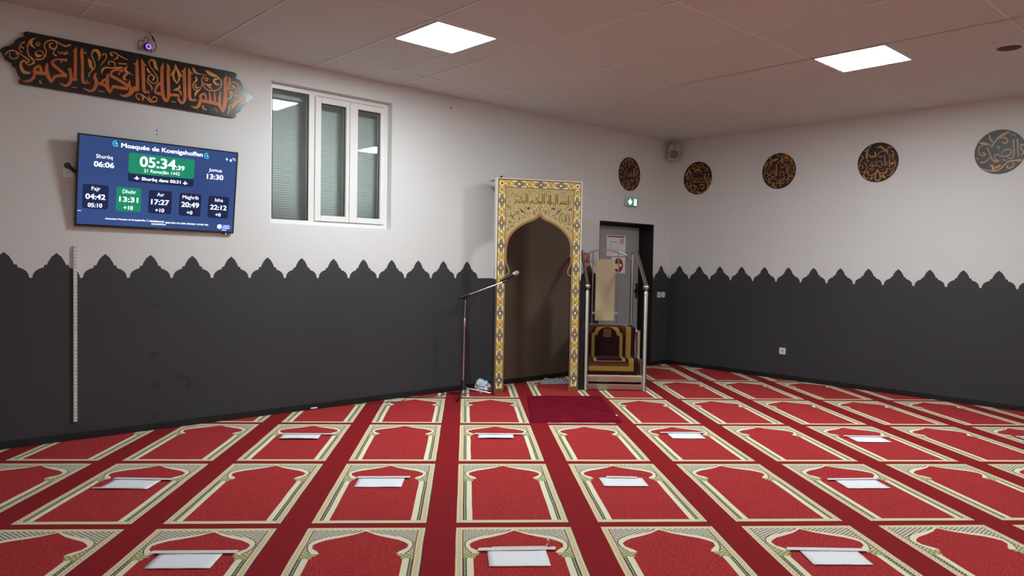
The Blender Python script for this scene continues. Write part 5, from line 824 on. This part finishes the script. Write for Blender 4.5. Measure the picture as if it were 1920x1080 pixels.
# extinguisher sign, posters, switches
MRED = mat('signal_red', (168, 22, 32), 0.5); MW = mat('sign_white', (228, 226, 224), 0.5)
T = thing('extinguisher_sign', 'red fire extinguisher sign on the wall behind the pulpit rail', 'sign', on_left(1.80, 1.495))
MB().prism(rrect(-0.062, -0.093, 0.062, 0.093, 0.004), -0.004, -0.001).build('plate', MRED, T)
b = MB(); b.line([(-0.03, 0.06), (-0.03, -0.02)], 0.026, -0.0046); b.line([(-0.03, 0.07), (-0.015, 0.078), (-0.005, 0.06), (-0.008, 0.0)], 0.006, -0.0047)
for k in range(4): b.line([(0.015 + k * 0.004, 0.05 - k * 0.022), (0.05, 0.07 - k * 0.022)], 0.008, -0.0046)
b.line([(-0.06, -0.042), (0.06, -0.042)], 0.005, -0.0046); b.line([(-0.045, -0.058), (0.0, -0.054), (0.045, -0.062)], 0.008, -0.0046); b.line([(-0.04, -0.076), (0.04, -0.076)], 0.007, -0.0046)
b.build('pictogram', MW, T)
T = thing('evacuation_plan', 'white evacuation plan sheet with red header on the grey door', 'poster', on_left(0.907, 1.71, -0.2435))
b = MB(); b.box(-0.18, 0.178, -0.0008, 0.0, 0.118, 0.136); b.build('header', MRED, T)
MB().box(0.072, 0.165, -0.0006, 0.0, 0.03, 0.105).build('notice_box', mat('pale_pink_print', (226, 168, 172), 0.6), T)
b = MB().box(-0.205, 0.205, 0.0, 0.001, -0.147, 0.147, 1)
for L in ([(-0.12, 0.09), (-0.12, -0.08)], [(-0.12, 0.055), (0.03, 0.055), (0.03, -0.06), (-0.12, -0.06)], [(-0.08, 0.052), (-0.03, 0.048), (0.02, 0.056)], [(0.12, 0.0), (0.12, -0.05)], [(-0.15, -0.12), (-0.15, -0.11)], [(-0.1, 0.0), (-0.1, 0.03)], [(0.05, -0.08), (0.05, -0.05)], [(-0.06, -0.09), (0.0, -0.085)]):
    b.line(L, 0.0045, -0.0006, 0, 1)
for i in range(4): b.box(-0.14 + i * 0.05, -0.128 + i * 0.05, -0.0007, 0.0, -0.09 - 0.01 * (i % 2), -0.078)
b.build('sheet', [mat('grey_print', (126, 126, 130), 0.6), PAPER], T)
T = thing('no_entry_poster', 'white sheet with red no entry disc on the grey door', 'poster', on_left(0.85, 1.435, -0.2435))
MB().box(-0.15, 0.15, 0.0, 0.001, -0.112, 0.112).build('sheet', PAPER, T)
MB().disc(0.0, 0.0, 0.102, -0.0006, 0, 40).build('red_disc', MRED, T)
MB().box(-0.074, 0.074, -0.0012, -0.0007, -0.021, 0.021).build('white_bar', MW, T)
T = thing('light_switch', 'small white light switch on the dark wall right of the door', 'switch', on_left(0.221, 1.018))
MB().prism(rrect(-0.04, -0.04, 0.04, 0.04, 0.005), -0.011, -0.001).build('plate', PVC, T, bevel=0.002)
MB().box(-0.024, 0.024, -0.0145, -0.011, -0.026, 0.028).build('rocker', mat('ivory_plastic', (196, 190, 182), 0.4), T, bevel=0.002)
T = thing('thermostat_dial', 'round white wall dial beside the light switch', 'dial', on_left(0.122, 1.016))
MB().lathe([(0.043, 0.001), (0.045, 0.004), (0.044, 0.012), (0.034, 0.015), (0.032, 0.012)], (0, 0, 0), (0, -1, 0), 30).build('ring', PVC, T, smooth=True)
b = MB().line([(-0.012, 0.022), (0.003, 0.003), (0.012, -0.018)], 0.009, -0.0156); b.build('pointer', mat('dark_brown_plastic', (70, 56, 54), 0.5), T)
T = thing('wall_outlet', 'single white power outlet low on the dark right wall', 'socket', on_right(1.811, 0.364))
MB().prism(rrect(-0.042, -0.042, 0.042, 0.042, 0.006), -0.011, -0.001).build('plate', PVC, T, bevel=0.002)
b = MB(); b.lathe([(0.02, 0.0112), (0.019, 0.0125), (0.017, 0.0115)], (0, 0, 0), (0, -1, 0), 22); b.build('outlet', mat('shaded_white_plastic', (196, 192, 190), 0.45), T)
b = MB(); b.disc(-0.004, 0.007, 0.0045, -0.0128, 0, 10); b.disc(0.008, 0.004, 0.0035, -0.0128, 0, 10); b.disc(0.001, 0.011, 0.0035, -0.0129, 0, 10); b.build('pin_holes', mat('dark_pin_hole', (60, 46, 46), 0.6), T)
